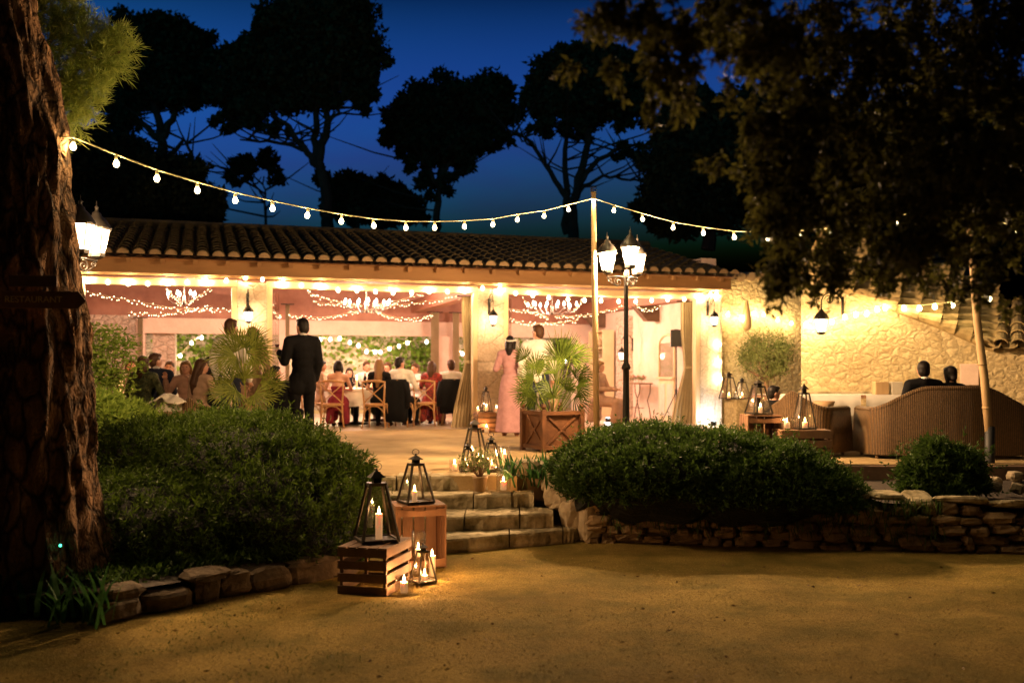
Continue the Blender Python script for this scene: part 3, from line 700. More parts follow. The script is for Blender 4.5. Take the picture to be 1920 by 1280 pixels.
def lamp_post(loc, heads, H, label, power, cat='lamp post'):
    t=empty('lamp_post',loc,0,label,cat)
    b=MB().lathe([(.12,0),(.12,.05),(.075,.12),(.06,.3),(.045,.36),(.038,.9),(.038,H*.49),(.052,H*.495),(.058,H*.505),(.050,H*.515),(.032,H*.53),(.026,H-.02),(.034,H),(.03,H+.05),(.012,H+.09)],14)
    b.build('post',M['iron'],t,smooth=True)
    for dx,dy,dz in heads:
        b=MB(); r=math.hypot(dx,dy)
        if r>.02:
            ux,uy=dx/r,dy/r
            b.tube([(0,0,H),(ux*r*.5,uy*r*.5,H+.012),(dx,dy,H+.0),(dx,dy,H+dz)],[.012,.010,.010,.012],6)
            sc=[Vector((ux*p[0],uy*p[0],p[2])) for p in scroll((r*.42,0,H-.055),.055,1.4,R(90),-1)]
            b.tube(sc,.007,5)
            sc=[Vector((ux*p[0],uy*p[0],p[2])) for p in scroll((r*.85,0,H-.03),.03,1.2,R(60),-1)]
            b.tube(sc,.006,5)
            b.tube([Vector((ux*r*.42,uy*r*.42,H-.11)),Vector((ux*r*.62,uy*r*.62,H-.09)),Vector((ux*r*.82,uy*r*.82,H-.06))],.006,5)
        else: b.tube([(0,0,H),(0,0,H+dz)],.014,6)
        b.build('scroll_arm',M['iron'],t)
        lantern_head(t,(dx,dy,H+dz+.03),1.0,power=power)
    return t
dL=12.0; zc=CH+(HY-520)/F*dL-TZ
lamp_post(G(1174,dL),[(-.235,-.05,.05),(.155,.16,.05),(.03,-.16,.10)],zc,'tall black iron lamp post with three glowing lanterns beside the pale wooden pole',LAMP_P)
lamp_post(G(137,8.5,.25),[(.14,-.18,.02),(-.2,.12,.02),(.10,.24,.04)],CH+(HY-480)/F*8.35-.25,'black iron lamp post glowing behind the big pine trunk',LAMP_P2)

# ================= wall lanterns
def wall_lantern(loc, rz, label, power, side=0, group=None, s=.95, reach=.26):
    """bracket grows along local -y from the wall; lantern hangs at its end"""
    t=empty('wall_lantern',loc,rz,label,'wall lamp',group)
    b=MB(); b.box((0,-.012,.05),(.05,.022,.30))
    arc=[(0,-.02,.05)]+[(0,-.02-reach*.5*(1-math.cos(a)),.12+.15*math.sin(a)) for a in [i*math.pi/12 for i in range(13)]]
    b.tube(arc,.009,6); b.tube(scroll((0,-.02-reach*.62,.16),.07,1.4,R(170),-1,plane='y'),.007,5)
    b.tube([(0,-.02-reach,.12),(0,-.02-reach,.06)],.007,5)
    b.build('bracket',M['iron'],t,smooth=True)
    lantern_head(t,(0,-.02-reach,-.30),s*.80,power=power)
    return t
for a,c,py,lb in ((0,0,572,'wall lantern glowing on the left pillar behind the tall palm'),(0,0,580,'wall lantern glowing on the middle pillar above the woman in pink'),(0,0,583,'wall lantern glowing on the right pillar at the corner of the restaurant')):
    px={572:465,580:921,583:1333}[py]
    u=U(px,-.25); p=W(u,-.105,ZB(py,u)+.0); wall_lantern(p,BA,lb,WALL_P,group='wall lanterns on the restaurant')
# lantern on annex: bracket seen from the side, arm grows left
p=C0+Vector((math.cos(aB),math.sin(aB),0))*uB(1581); 
wall_lantern(Vector((p.x,p.y-.01,TZ+zB(583,1581))),aB-R(62),'wall lantern on a curled bracket fixed to the rubble annex wall',WALL_P*.25,s=1.1,reach=.30)
p=W(UR-.25,VB-3.4,ZB(650,UR,VB-3.4)); wall_lantern(p,BA-R(90),'lantern glowing on the inner wall beside the open shelves',WALL_P*.5)

# ================= poles
t=empty('wooden_pole',G(1119,12.0),0,'straight pale wooden pole holding the festoon lights beside the lamp post','pole')
zt=P(1113,360,12.0).z-TZ; b=MB(); x0=(1113-1119)/F*12
b.tube([(0,0,.3),(x0*.5,.0,zt*.5),(x0+.005,0,zt*.75),(x0,0,zt)],[.038,.036,.033,.028],10); b.build('shaft',M['pole'],t,smooth=True)
MB().lathe([(.045,0),(.045,.36),(.04,.365)],12).build('sleeve',M['black'],t,smooth=True)
MB().tube([(x0+.035*math.cos(a),.035*math.sin(a),zt-.02+.004*a) for a in [i*.6 for i in range(32)]],.006,5).build('wire_hook',M['lantern'],t)
t=empty('bamboo_pole',G(1856,11.45,TZ),0,'leaning bamboo pole with a black foot in front of the wicker sofa','pole')
q=P(1832,600,11.45)-G(1856,11.45); q2=P(1823,480,11.45)-G(1856,11.45)
b=MB(); pts=[Vector((0,0,.3)),q.lerp(Vector((0,0,.3)),.5)+Vector((.012,0,0)),q,q2,q2+Vector((-.08,0,.9))]; b.tube(pts,[.05,.047,.042,.038,.03],10)
for t_ in (.25,.62): 
    c=Vector((0,0,.3)).lerp(q,t_); b.tube([c-Vector((0,0,.008)),c+Vector((0,0,.008))],.053,10)
b.build('shaft',M['pole'],t,smooth=True)
MB().lathe([(.055,.003),(.055,.42),(.045,.424)],12).build('sleeve',M['black'],t,smooth=True)

# ================= festoon strings
BULB=None
def festoon(name,label,pts,bulbs,group=None,power=6,every=1,size=.032,col=(1,.68,.31),mt='bulb',wire=.006,sock=True,hang=.05,cat='string lights'):
    """pts: world polyline of cable; bulbs: world points (bulb centres)"""
    global BULB
    o0=Vector(pts[0]); t=empty(name,o0,0,label,cat,group)
    MB().tube([Vector(p)-o0 for p in pts],wire,5).build('cable',M['cable'],t,smooth=True)
    me=sme=None
    for i,p in enumerate(bulbs):
        p=Vector(p)-o0
        if me is None:
            ob=MB().lathe([(.001,-size*1.15),(size*.6,-size),(size*.98,-size*.3),(size*.95,.25*size),(size*.55,1.0*size),(size*.42,1.35*size)],10).build('bulb',M[mt],t,smooth=True); me=ob.data
            if sock: so=MB().lathe([(size*.35,hang+size*.3),(size*.5,hang+size*.1),(size*.52,size*1.2),(size*.45,size*1.15)],8).build('socket',M['cable'],ob,smooth=True); sme=so.data
        else:
            ob=bpy.data.objects.new('bulb',me); link(ob,t)
            if sock: so=bpy.data.objects.new('socket',sme); link(so,ob)
        ob.location=p; ob.rotation_euler=(random.gauss(0,.10),random.gauss(0,.10),0)
        if every and i%every==0: lamp(p+o0+Vector((0,0,-.0)),power*every,col,size*.5)
    return t
def dcurve(px,keys):
    for (a,da),(c,dc) in zip(keys[:-1],keys[1:]):
        if px<=c: return da+(dc-da)*(px-a)/(c-a)
    return keys[-1][1]
K1=[(100,6.9),(1113,12.0)]
bl=[(137,275),(218,307),(294,335),(370,357),(441,376),(511,391),(576,404),(640,415),(701,423),(761,427),(815,427),(871,425),(924,421),(970,412),(1020,405),(1066,393),(1113,378)]
dinv=lambda px,a,c: 1/((1/a[1])+((1/c[1])-(1/a[1]))*(px-a[0])/(c[0]-a[0]))
dd=lambda px: dinv(px,(110,6.9),(1113,11.95))
bp=[P(a,c,dd(a)) for a,c in bl]
cab=[P(110,256,6.95)]+[P(a+2,c-13*9/dd(a),dd(a)) for a,c in bl[:-1]]+[P(1113,372,11.95)]
festoon('festoon_lights','long festoon string sagging from the pine trunk to the pale pole above the roof',cab,bp,power=FEST_P,size=.022)
bl=[(1151,395),(1205,411),(1262,427),(1319,437),(1377,445),(1440,447),(1500,444),(1557,440),(1611,435),(1680,420),(1740,400)]
dd=lambda px: dinv(px,(1113,11.95),(1760,8.5))
bp=[P(a,c,dd(a)) for a,c in bl]
cab=[P(1113,372,11.95)]+[P(a+2,c-13*9/dd(a),dd(a)) for a,c in bl]
festoon('festoon_lights','festoon string dropping right from the pale pole into the dark overhanging tree',cab,bp,power=FEST_P*2.2,size=.022)
bl=[(1865,425),(1905,440),(1960,455)]
festoon('festoon_lights','short end of festoon lights at the far right edge among leaves',[P(1835,400,9),P(1865,411,9),P(1905,427,9),P(1965,440,9)],[P(a,c,9) for a,c in bl],power=FEST_P,size=.022)
# facade string
bl=[(164,526),(202,529),(240,532),(277,532),(314,531),(351,529),(387,527),(424,526),(460,521),(492,524),(529,530),(565,535),(602,539),(634,544),(669,545),(704,547),(737,549),(772,549),(805,547),(839,547),(872,546),(905,540),(937,541),(967,550),(999,554),(1029,558),(1065,561),(1096,563),(1127,564),(1160,565),(1192,565),(1222,563),(1252,562),(1283,561),(1314,556),(1332,552),(1343,551)]
bp=[PB(a,c,-.14) for a,c in bl]
cab=[PB(a,c-7,-.12) for a,c in bl]
festoon('festoon_lights','row of glowing bulbs strung along the beam over the three restaurant openings',cab,bp,power=FAC_P,size=.034,every=2,hang=.03)
bl=[(1349,645),(1350,679),(1351,710)]
festoon('festoon_lights','three bulbs hanging down the right corner of the restaurant',[PB(1349,560,-.2)]+[PB(a,c-4,-.2) for a,c in bl],[PB(a,c,-.2) for a,c in bl],power=FAC_P,size=.034,hang=.03)
bl=[(1365,590),(1389,597),(1415,588),(1432,590),(1458,600),(1484,606),(1511,609),(1537,608),(1560,603),(1584,595),(1605,590),(1625,588),(1645,580),(1660,577),(1695,578),(1724,578),(1753,575),(1786,572),(1855,560)]
def pw(px,py):
    if px<1495: return PB(px,py,.0)
    p=C0+Vector((math.cos(aB),math.sin(aB),0))*uB(px); return P(px,py,p.y-.20)
bp=[pw(a,c) for a,c in bl]
festoon('festoon_lights','bright bulb string along the yellow garden wall above the olive tree',[pw(1350,570)]+[pw(a,c-6) for a,c in bl[:9]],bp[:8],power=GW_P*1.3,size=.034,hang=.03)
festoon('festoon_lights','bulbs along the sloping roof edge of the annex, right of its wall lantern',[pw(a,c-6) for a,c in bl[8:]],bp[8:],power=GW_P*.32,size=.034,hang=.03)
# rear garden strings
fl=[(600,637),(619,636),(637,635),(656,642),(672,648),(687,659),(703,660),(713,660),(730,654),(748,649),(764,643),(800,641),(867,663)]
vv=VB+2.6
festoon('festoon_lights','bulb string seen through the middle opening in front of the ivy wall',[PB(a,c-3,vv) for a,c in fl],[PB(a,c,vv) for a,c in fl],power=REAR_P,size=.042,col=(1,.70,.42),mt='bulbw',every=2,hang=.04)
fl=[(511,636),(531,642),(545,648)]
festoon('festoon_lights','three bulbs behind the left side of the man in the dark suit',[PB(a,c-3,vv) for a,c in fl],[PB(a,c,vv) for a,c in fl],power=REAR_P,size=.042,col=(1,.70,.42),mt='bulbw',hang=.04,every=2)
fl=[(378,633),(359,643),(338,667),(320,675),(309,690)]
festoon('festoon_lights','bulb string climbing through the ivy behind the left opening',[PB(a,c-3,vv) for a,c in fl],[PB(a,c,vv) for a,c in fl],power=REAR_P,size=.042,col=(1,.70,.42),mt='bulbw',hang=.04,every=2)
fl=[(948,645),(955,640),(989,642),(1061,677)]
festoon('festoon_lights','bulbs behind the couple seen through the right opening',[PB(a,c-3,vv) for a,c in fl],[PB(a,c,vv) for a,c in fl],power=REAR_P,size=.042,col=(1,.70,.42),mt='bulbw',hang=.04,every=2)

# ================= fairy light strings inside
fme=None
def fairy(label,a,bm,c,n,v0,v1,size=.011,group='fairy light strings in the dining room'):
    global fme
    A=PB(*a,v0); C=PB(*c,v1); Bm=PB(*bm,(v0+v1)/2)
    t=empty('fairy_lights',A,0,label,'fairy lights',group)
    f=lambda s:(A*(1-s)**2+ (Bm*2-(A+C)/2)*2*s*(1-s)+C*s*s)-A
    MB().tube([f(i/16) for i in range(17)],.003,4).build('wire',M['cable'],t)
    for i in range(n):
        p=f((i+.5)/n)+Vector((random.uniform(-.012,.012),random.uniform(-.012,.012),random.choice((-.035,-.02,.015,-.05))))
        if fme is None:
            ob=MB().ell((0,0,0),size*.72,6,5).build('fairy_bulb',M['fairy'],t); fme=ob.data
        else: ob=bpy.data.objects.new('fairy_bulb',fme); link(ob,t)
        ob.location=p; q=random.uniform(.7,1.15); ob.scale=(q,q,q)
fl=[('fairy string rising from left to the first chandelier',(150,545),(240,562),(340,580),40,1.0,2.6),
('lower fairy string under the first chandelier',(240,586),(320,586),(400,572),38,2.0,2.6),
('fairy string from the first chandelier to the left pillar',(345,577),(390,580),(438,578),26,2.6,1.4),
('short fairy string falling steeply to the first chandelier',(312,536),(325,556),(340,572),16,2.2,2.6),
('short fairy string rising right from the first chandelier',(350,568),(372,556),(398,538),16,2.6,2.2),
('fairy string bunched at the far left of the middle opening',(510,565),(517,588),(528,592),20,2.2,3.0),
('low fairy string left of the middle chandelier',(540,588),(600,594),(672,582),36,3.0,2.8),
('upper fairy string left of the middle chandelier',(576,543),(610,560),(680,573),26,2.2,2.8),
('upper fairy string right of the middle chandelier',(695,575),(760,570),(865,556),36,2.8,1.8),
('low fairy string right of the middle chandelier',(690,580),(760,597),(812,590),36,2.8,3.0),
('fairy string hanging vertically down to the middle chandelier',(687,546),(687,560),(683,584),18,2.8,2.8),
('steep fairy string right of the middle chandelier',(700,572),(750,562),(795,549),22,2.8,2.2),
('flat fairy string left of the middle chandelier',(585,566),(630,570),(672,573),20,2.8,2.8),
('fairy string left of the third chandelier',(950,578),(990,584),(1030,596),24,2.6,3.0),
('lowest fairy string under the third chandelier',(950,596),(1010,606),(1085,600),36,2.8,3.0),
('fairy string rising right from the third chandelier',(1040,592),(1100,590),(1172,572),34,3.0,2.0),
('short fairy string between the third chandelier and the lamp post',(1075,580),(1085,572),(1092,560),14,2.5,2.2),
('fairy string swagged near the right pillar',(1192,566),(1215,580),(1250,563),22,1.8,1.8),
('steep fairy string left of the third chandelier',(980,558),(995,573),(1015,588),14,2.4,2.8)]
for q in fl: fairy(q[0],*q[1:])
# ================= chandeliers
cbm=None
def chandelier(px,py,v,n,label,r=.42,power=60):
    global cbm
    c=PB(px,py,v); t=empty('chandelier',c,0,label,'chandelier','candle-bulb chandeliers in the dining room')
    b=MB(); b.tube([(0,0,.55),(0,0,-.05)],.012,6); b.lathe([(.0,-.10),(.03,-.08),(.045,-.03),(.02,.03),(.03,.08),(.01,.12)],10)
    for k in range(n):
        a=2*math.pi*k/n+.2; rr=r*(1 if k%2 else .68)
        pts=[(rr*s*math.cos(a),rr*s*math.sin(a),-.02-.09*math.sin(math.pi*s*.95)+.06*s) for s in [i/8 for i in range(9)]]
        b.tube(pts,.007,5); e=Vector(pts[-1]); b.lathe([(.028,0),(.03,.008),(.012,.012),(.010,.05)],8,c=e)
    b.build('frame',M['lantern'],t,smooth=True)
    for k in range(n):
        a=2*math.pi*k/n+.2; rr=r*(1 if k%2 else .68)
        if cbm is None:
            ob=MB().lathe([(.0,0),(.018,.012),(.024,.035),(.016,.075),(.003,.10)],8).build('candle_bulb',M['bulbw'],t,smooth=True); cbm=ob.data
        else: ob=bpy.data.objects.new('candle_bulb',cbm); link(ob,t)
        ob.location=(rr*math.cos(a),rr*math.sin(a),.09)
        if k%3==0: lamp(c+Vector((rr*math.cos(a),rr*math.sin(a),.13)),power*3/n,(1,.61,.44),.03)
chandelier(345,563,2.6,6,'chandelier in the left bay, partly hidden by the beam',.30,CHAND_P)
chandelier(688,578,2.8,12,'chandelier wound with fairy lights above the central dining table',.52,CHAND_P*1.3)
chandelier(1035,582,2.8,12,'chandelier blazing behind the couple standing at the right opening',.56,CHAND_P*1.3)
# cool uplights
def uplight(px,d,label,power=20,z=TZ,target=None,col=(.80,.92,1)):
    t=empty('floor_uplight',G(px,d,z),0,label,'floor light')
    MB().lathe([(.05,0),(.06,.01),(.06,.08),(.05,.09)],12).build('housing',M['black'],t,smooth=True)
    MB().lathe([(.045,.092),(.0,.094)],12).build('lens',M['whiteled'],t)
    lamp(G(px,d,z)+Vector((0,0,.13)),power,col,.03)
q=W(U(1338,-.4),-.42,0); uplight(1338,q.y,'cool white floor light washing the base of the right pillar',UP_P)
q=W(U(1120,-.2),1.2,0); uplight(1140,q.y+.6,'cool white floor light on the ground near the open shelves',UP_P*.8)
uplight(828,20.6,'cool white floor light shining on the floor under the right dining table',UP_P*.8)
t=empty('garden_light',P(113,1022,6.6),0,'tiny teal garden light glowing in the dark bed under the pine','light')
MB().ell((0,0,0),.008,8,6).build('lens',glowmat('teal_glow',(.05,1,.5),3,0),t); MB().tube([(0,0,-.006),(0,0,-.25)],.004,6).build('spike',M['black'],t)
# ================= crates, lanterns, candles
def crate(loc, rz, size, label, tilt=None, m='wood', slats=4, gap=.018, vertical=False, group=None):
    """open slatted crate: size = (long, deep, high); slats run along x"""
    lx,ly,lz=size; t=empty('wooden_crate',loc,rz,label,'crate',group)
    th=.012
    def side(name,y):
        b=MB(); h=(lz-gap*(slats-1))/slats
        for i in range(slats): b.box((0,y,h/2+i*(h+gap)),(lx,th,h))
        b.build(name,M[m],t,bevel=.002)
    side('slatted_side',-ly/2+th/2); side('slatted_side',ly/2-th/2)
    for s in (-1,1):
        b=MB(); h=(lz-gap*(slats-1))/slats
        for i in range(slats): b.box((s*(lx/2-th/2-.001),0,h/2+i*(h+gap)),(th,ly-2*th-.002,h))
        b.build('end_panel',M[m],t,bevel=.002)
    b=MB(); k=5; wd=(ly-.01*(k-1))/k
    for i in range(k): b.box((0,-ly/2+wd/2+i*(wd+.01),lz+.006),(lx,wd,.011))
    b.build('top_slats',M[m],t,bevel=.002)
    pass
    for sx in (-1,1):
        for sy in (-1,1): MB().box((sx*(lx/2-.03),sy*(ly/2-.024),lz/2),(.022,.022,lz-.004)).build('corner_post',M[m],t)
    return t
def crate_end(loc, rz, size, label, m='wood', group=None, open_side=True, n=4):
    """crate stood on its end: vertical slats, open face toward -x... size=(w,d,h)"""
    w_,d_,h=size; t=empty('wooden_crate',loc,rz,label,'crate',group); th=.014
    for s in (-1,1):
        b=MB(); g=.012; wd=(d_-g*(n-1))/n
        for i in range(n): b.box((s*(w_/2-th/2),-d_/2+wd/2+i*(wd+g),h/2),(th,wd,h))
        b.build('slatted_side',M[m],t,bevel=.002)
    b=MB(); g=.012; wd=(w_-2*th-.004-g*(n-1))/n
    for i in range(n): b.box((-w_/2+th+.002+wd/2+i*(wd+g),d_/2-th/2,h/2),(wd,th,h-.03))
    b.build('back_slats',M[m],t,bevel=.002)
    b=MB()
    for i in range(4):
        wd=(d_-.03)/4; b.box((0,-d_/2+wd/2+i*(wd+.01),h+.007),(w_,wd,.014))
    b.build('top_slats',M[m],t,bevel=.002)
    b=MB().box((0,0,.01),(w_-.03,d_-.02,.014)).build('floor_board',M[m],t)
    for z in (h-.045,.045): MB().extrude([(-w_/2+.015,z-.03),(w_/2-.015,z-.03),(w_/2-.015,z+.03),(0,z+.012),(-w_/2+.015,z+.03)],-d_/2-.001,-d_/2+.012).build('end_rail',M[m],t)
    return t
def lantern(loc, rz, h, w_, label, group='metal candle lanterns', tw=None, ring=True):
    """tapered four post lantern: h incl. roof, base width w_"""
    t=empty('candle_lantern',loc,rz,label,'lantern',group)
    tw=tw or w_*.42; bh=h*.78; p=max(.008,w_*.045)
    cor=[(-1,-1),(1,-1),(1,1),(-1,1)]
    b=MB()
    for sx,sy in cor:
        b.beam((sx*w_/2,sy*w_/2,.012),(sx*tw/2,sy*tw/2,bh),p*1.5,p*1.5)
    for i in range(4):
        a,c=cor[i],cor[(i+1)%4]
        b.beam((a[0]*w_/2,a[1]*w_/2,.014),(c[0]*w_/2,c[1]*w_/2,.014),p*1.4,p*1.6); b.beam((a[0]*tw/2,a[1]*tw/2,bh),(c[0]*tw/2,c[1]*tw/2,bh),p*1.6,p*1.8)
    b.box((0,0,.010),(w_*.96,w_*.96,.006))
    b.box((0,0,bh+.006),(tw*1.02,tw*1.02,.008))
    for sx,sy in cor: b.box((sx*w_*.47,sy*w_*.47,.002),(p,p,.012))
    b.build('frame',M['lantern'],t)
    ch=h*.075; b=MB().box((0,0,bh+.01+ch/2),(tw*.52,tw*.52,ch)); 
    rz0=bh+.01+ch; k=tw*.52
    b.add([(-k,-k,rz0),(k,-k,rz0),(k,k,rz0),(-k,k,rz0),(0,0,h-.01)],[(0,1,4),(1,2,4),(2,3,4),(3,0,4),(3,2,1,0)])
    b.ell((0,0,h-.008),.008,8,6)
    b.build('roof',M['lantern'],t)
    if ring: MB().tube([(.03*math.cos(a)*h/.4,.004,h+.022*h/.4*math.sin(a)+.012) for a in [i*2*math.pi/14 for i in range(15)]],.0025,5).build('ring',M['lantern'],t)
    b=MB(); q=.97
    for i in range(4):
        a,c=cor[i],cor[(i+1)%4]
        b.add([(a[0]*w_/2*q,a[1]*w_/2*q,.02),(c[0]*w_/2*q,c[1]*w_/2*q,.02),(c[0]*tw/2*q,c[1]*tw/2*q,bh-.005),(a[0]*tw/2*q,a[1]*tw/2*q,bh-.005)],[(0,1,2,3)])
    b.build('glass',M['glass'],t)
    return t
def candle(loc, r, h, label, power=.6, group='lit pillar candles', lit=True):
    t=empty('candle',loc,0,label,'candle',group)
    MB().lathe([(0,0),(r,0),(r,h*.97),(r*.93,h),(r*.7,h-.004),(0,h-.006)],14).build('wax',M['wax'],t,smooth=True)
    MB().tube([(0,0,h-.006),(.001,0,h+.008)],.0015,5).build('wick',M['black'],t)
    MB().lathe([(.0015,h+.004),(.007,h+.014),(.0075,h+.022),(.004,h+.036),(.0005,h+.052)],8).build('flame',M['flame'],t,smooth=True)
    if power: lamp(Vector(loc)+Vector((0,0,h+.024)),power,(1,.46,.16),.006)
    return t
def vase(loc, r, h, label, group='glass candle holders', foot=False, square=False):
    t=None
    b=MB()
    if square:
        q=[(-1,-1),(1,-1),(1,1),(-1,1)]
        o=[[Vector((x*rr,y*rr,z)) for x,y in q] for rr,z in ((r,0),(r,h),(r*.9,h),(r*.9,.01))]
        b.rings(o,True)
    elif foot:
        b.lathe([(r*.8,0),(r*.7,.006),(.008,.02),(.008,h*.28),(r*.5,h*.33),(r,h*.45),(r,h),(r*.96,h),(r*.94,h*.47),(0.0,h*.36)],18)
    else: b.lathe([(r*.9,0),(r,.008),(r,h),(r*.965,h),(r*.965,.014),(0,.012)],20)
    return b.build('glass_vase',M['glass'],None,smooth=not square,label=label,cat='glass vase',group=group,loc=loc)
# ---- foreground left group
c1=G(775,9.1,0)
crate_end((-.79,8.30,.0),R(16),(.42,.36,.50),'tall reddish crate stood on end at the foot of the steps')
crate((-1.015,7.40,.0),R(76),(.52,.38,.33),'dark slatted crate lying in the foreground beside the left hedge',m='wood_dark',gap=.03)
lt=Vector((-1.01,7.42,.346)); lantern(lt,R(22),.54,.27,'largest lantern with a chimney roof on the dark foreground crate')
candle(lt+Vector((.02,-.01,.014)),.026,.19,'tall candle inside the lantern on the dark foreground crate',CAND_P)
lt=Vector((-.80,8.28,.516)); lantern(lt,R(28),.41,.235,'lantern standing on the tall reddish crate by the steps')
candle(lt+Vector((-.01,0,.014)),.022,.085,'short candle inside the lantern on the tall reddish crate',CAND_P)
lt=Vector((-.675,7.55,.008)); lantern(lt,R(35),.30,.15,'small lantern standing on the gravel in front of the crates')
candle(lt+Vector((.012,0,.014)),.024,.04,'tea candle inside the small lantern on the gravel',CAND_P*3)
p=Vector((-.775,7.15,.008)); vase(p,.066,.13,'round glass holding a candle on the gravel beside the dark crate'); candle(p+Vector((0,0,.013)),.027,.075,'thick candle in the round glass on the gravel',CAND_P*4)
p=Vector((-.74,7.86,.008)); vase(p,.055,.34,'tall footed hurricane glass between the two foreground crates',foot=True); candle(p+Vector((0,0,.14)),.026,.06,'candle inside the tall footed glass between the crates',CAND_P*2.5)
candle((-.625,7.80,.006),.026,.16,'candle on the gravel behind the small lantern',CAND_P*3)
# ---- steps group (top step, z=.56)
def onstep(px,py,z): d=(CH-z)*F/(py-HY); return G(px,d,z)
z4=.566
p=onstep(892,884,z4); p=Vector((p.x,10.75,z4)); lantern(G(890,10.9,TZ+.003),R(18),.54,.25,'tallest lantern at the top of the steps, leaning posts')
lantern(G(877,10.35,z4+.005),R(10),.30,.155,'small lantern left of the potted bush on the top step')
candle(G(876,10.35,z4+.022),.022,.05,'candle in the small lantern left of the potted bush',CAND_P)
lantern(G(921,10.45,z4+.005),R(14),.37,.18,'medium lantern right behind the potted bush on the top step')
candle(G(922,10.45,z4+.02),.024,.05,'candle in the medium lantern behind the potted bush',CAND_P)
candle(G(897,10.9,TZ+.018),.028,.10,'candle in the tallest lantern at the top of the steps',CAND_P)
p=G(852,10.42,z4+.005); vase(p,.055,.115,'square glass with a candle alone on the left of the top step',square=True); candle(p+Vector((0,0,.012)),.026,.06,'candle in the square glass on the top step',CAND_P)
p=G(946,10.6,z4+.005); vase(p,.06,.25,'tall cylinder glass beside the boulder at the top of the steps'); candle(p+Vector((0,0,.015)),.025,.15,'tall candle in the cylinder glass by the boulder',CAND_P)
p=G(944,9.85,.425); vase(p,.072,.26,'wide cylinder glass on the third step beside the terracotta pot'); candle(p+Vector((0,0,.015)),.03,.085,'candle in the wide cylinder glass on the third step',CAND_P)
p=G(905,10.8,TZ+.01); candle(p,.03,.09,'candle glowing behind the potted bush',CAND_P)
# potted bush
t=empty('potted_bush',G(900,9.86,.425),0,'small leafy bush in a terracotta pot on the third step','potted plant')
MB().lathe([(0,0),(.052,0),(.072,.125),(.078,.127),(.080,.15),(.072,.15),(.066,.125),(0,.12)],18).build('pot',M['pot'],t,smooth=True)
b=MB(); cs=[];
for i in range(26):
    a=random.uniform(0,6.28); q_=random.random()**.6; e=Vector((.19*math.cos(a)*q_,.15*math.sin(a)*q_,.22+.15*random.random())); b.tube([(0,0,.11),e*.5+Vector((0,0,.09)),e],[.004,.003,.0015],4); cs+= [tuple(e+Vector((random.gauss(0,.022),random.gauss(0,.022),random.gauss(0,.03)))) for _ in range(26)]
b.build('stems',M['bark'],t)
c=np.array(cs); npmesh('foliage',leaves(c,rng.normal(size=c.shape)+[0,0,.6],.035,.012),4,M['olive'],t)
# ---- crates by middle pillar with glasses
p=G(913,17.6); crate(p,BA,(.42,.32,.34),'slatted crate of candles at the foot of the middle pillar',m='wood')
lantern(p+Vector((-.02,0,.352)),BA,.46,.19,'lantern on the crate at the foot of the middle pillar')
candle(p+Vector((-.01,0,.366)),.025,.08,'candle inside the lantern at the middle pillar',CAND_P)
candle(p+Vector((.17,-.05,.352)),.03,.07,'candle on the right of the crate at the middle pillar',CAND_P)
candle(p+Vector((-.16,-.04,.352)),.025,.05,'candle on the left of the crate at the middle pillar',CAND_P)
candle(p+Vector((0,-.26,.004)),.04,.09,'candle burning in front of the crate at the middle pillar',CAND_P*1.5)
# ---- right group
p=G(1426,11.55); crate_end(p,R(4),(.40,.32,.54),'upright wooden crate with a lantern on it, left of the wicker armchair',n=4)
lantern(p+Vector((-.02,0,.557)),R(12),.41,.235,'lantern standing on the upright crate by the armchair'); candle(p+Vector((0,0,.571)),.025,.07,'candle in the lantern on the upright crate',CAND_P)
p=G(1506,11.28); crate(p,R(-3),(.56,.34,.385),'low slatted crate in front of the wicker armchair with lit candles',gap=.02)
lantern(p+Vector((.01,.0,.398)),R(8),.52,.20,'tall dark lantern on the low crate in front of the armchair'); candle(p+Vector((.02,0,.412)),.03,.07,'candle in the tall dark lantern on the low crate',CAND_P)
q=p+Vector((-.19,-.02,.398)); vase(q,.065,.13,'square glass with a candle on the low crate by the armchair',square=True); candle(q+Vector((0,0,.012)),.032,.07,'candle in the square glass on the low crate',CAND_P)
q=p+Vector((.0,.13,.398)); 
# plinth with lanterns
pl=G(1400,16.6); b=MB(); 
o=empty('stone_plinth',pl,BA,'rough stone plinth carrying three small lanterns below the olive tree','plinth'); b.box((0,0,.30),(.62,.4,.60)); b.build('masonry',M['rubwarm'],o,bevel=.02)
for i,(dx,h,w_) in enumerate(((-.30,.46,.24),(-.08,.36,.20),(.14,.30,.17))):
    q=pl+Vector((dx,-.02,.603)); lantern(q,BA+.1*i,h,w_,['tallest of the three lanterns on the stone plinth','middle lantern of three on the stone plinth','smallest lantern at the right end of the stone plinth'][i])
    candle(q+Vector((0,0,.014)),.03,.05,['candle in the tallest plinth lantern','candle in the middle plinth lantern','candle in the smallest plinth lantern'][i],CAND_P)
# olive tree in pot
t=empty('olive_tree',G(1437,15.2),0,'round-headed little olive tree lit yellow against the garden wall','tree')
MB().lathe([(0,0),(.16,0),(.22,.36),(.24,.40),(.20,.40),(.18,.35),(0,.34)],18).build('pot',M['pot'],t,smooth=True)
b=MB(); b.tube([(0,0,.3),(.01,0,.6),(.0,0,.80),(.0,0,.95)],[.05,.04,.04,.035],8)
for a,e in ((-.12,1.3),(.15,1.35),(.02,1.45),(-.25,1.1),(.25,1.12)): b.tube([(0,0,.92),(a*.6,random.uniform(-.1,.1),.92+(e-.92)*.5),(a*1.3,random.uniform(-.15,.15),e)],[.028,.018,.006],6)
b.build('trunk',M['bark'],t,smooth=True)
cs=[]
for i in range(70):
    v=np.array(Vector((random.gauss(0,1),random.gauss(0,1),random.gauss(0,1))).normalized())*(.36*random.uniform(.55,1.05)); v=v*np.array([1.05,1,.9])+np.array([0,0,1.30]); cs.append(v+rng.normal(size=(75,3))*.062)
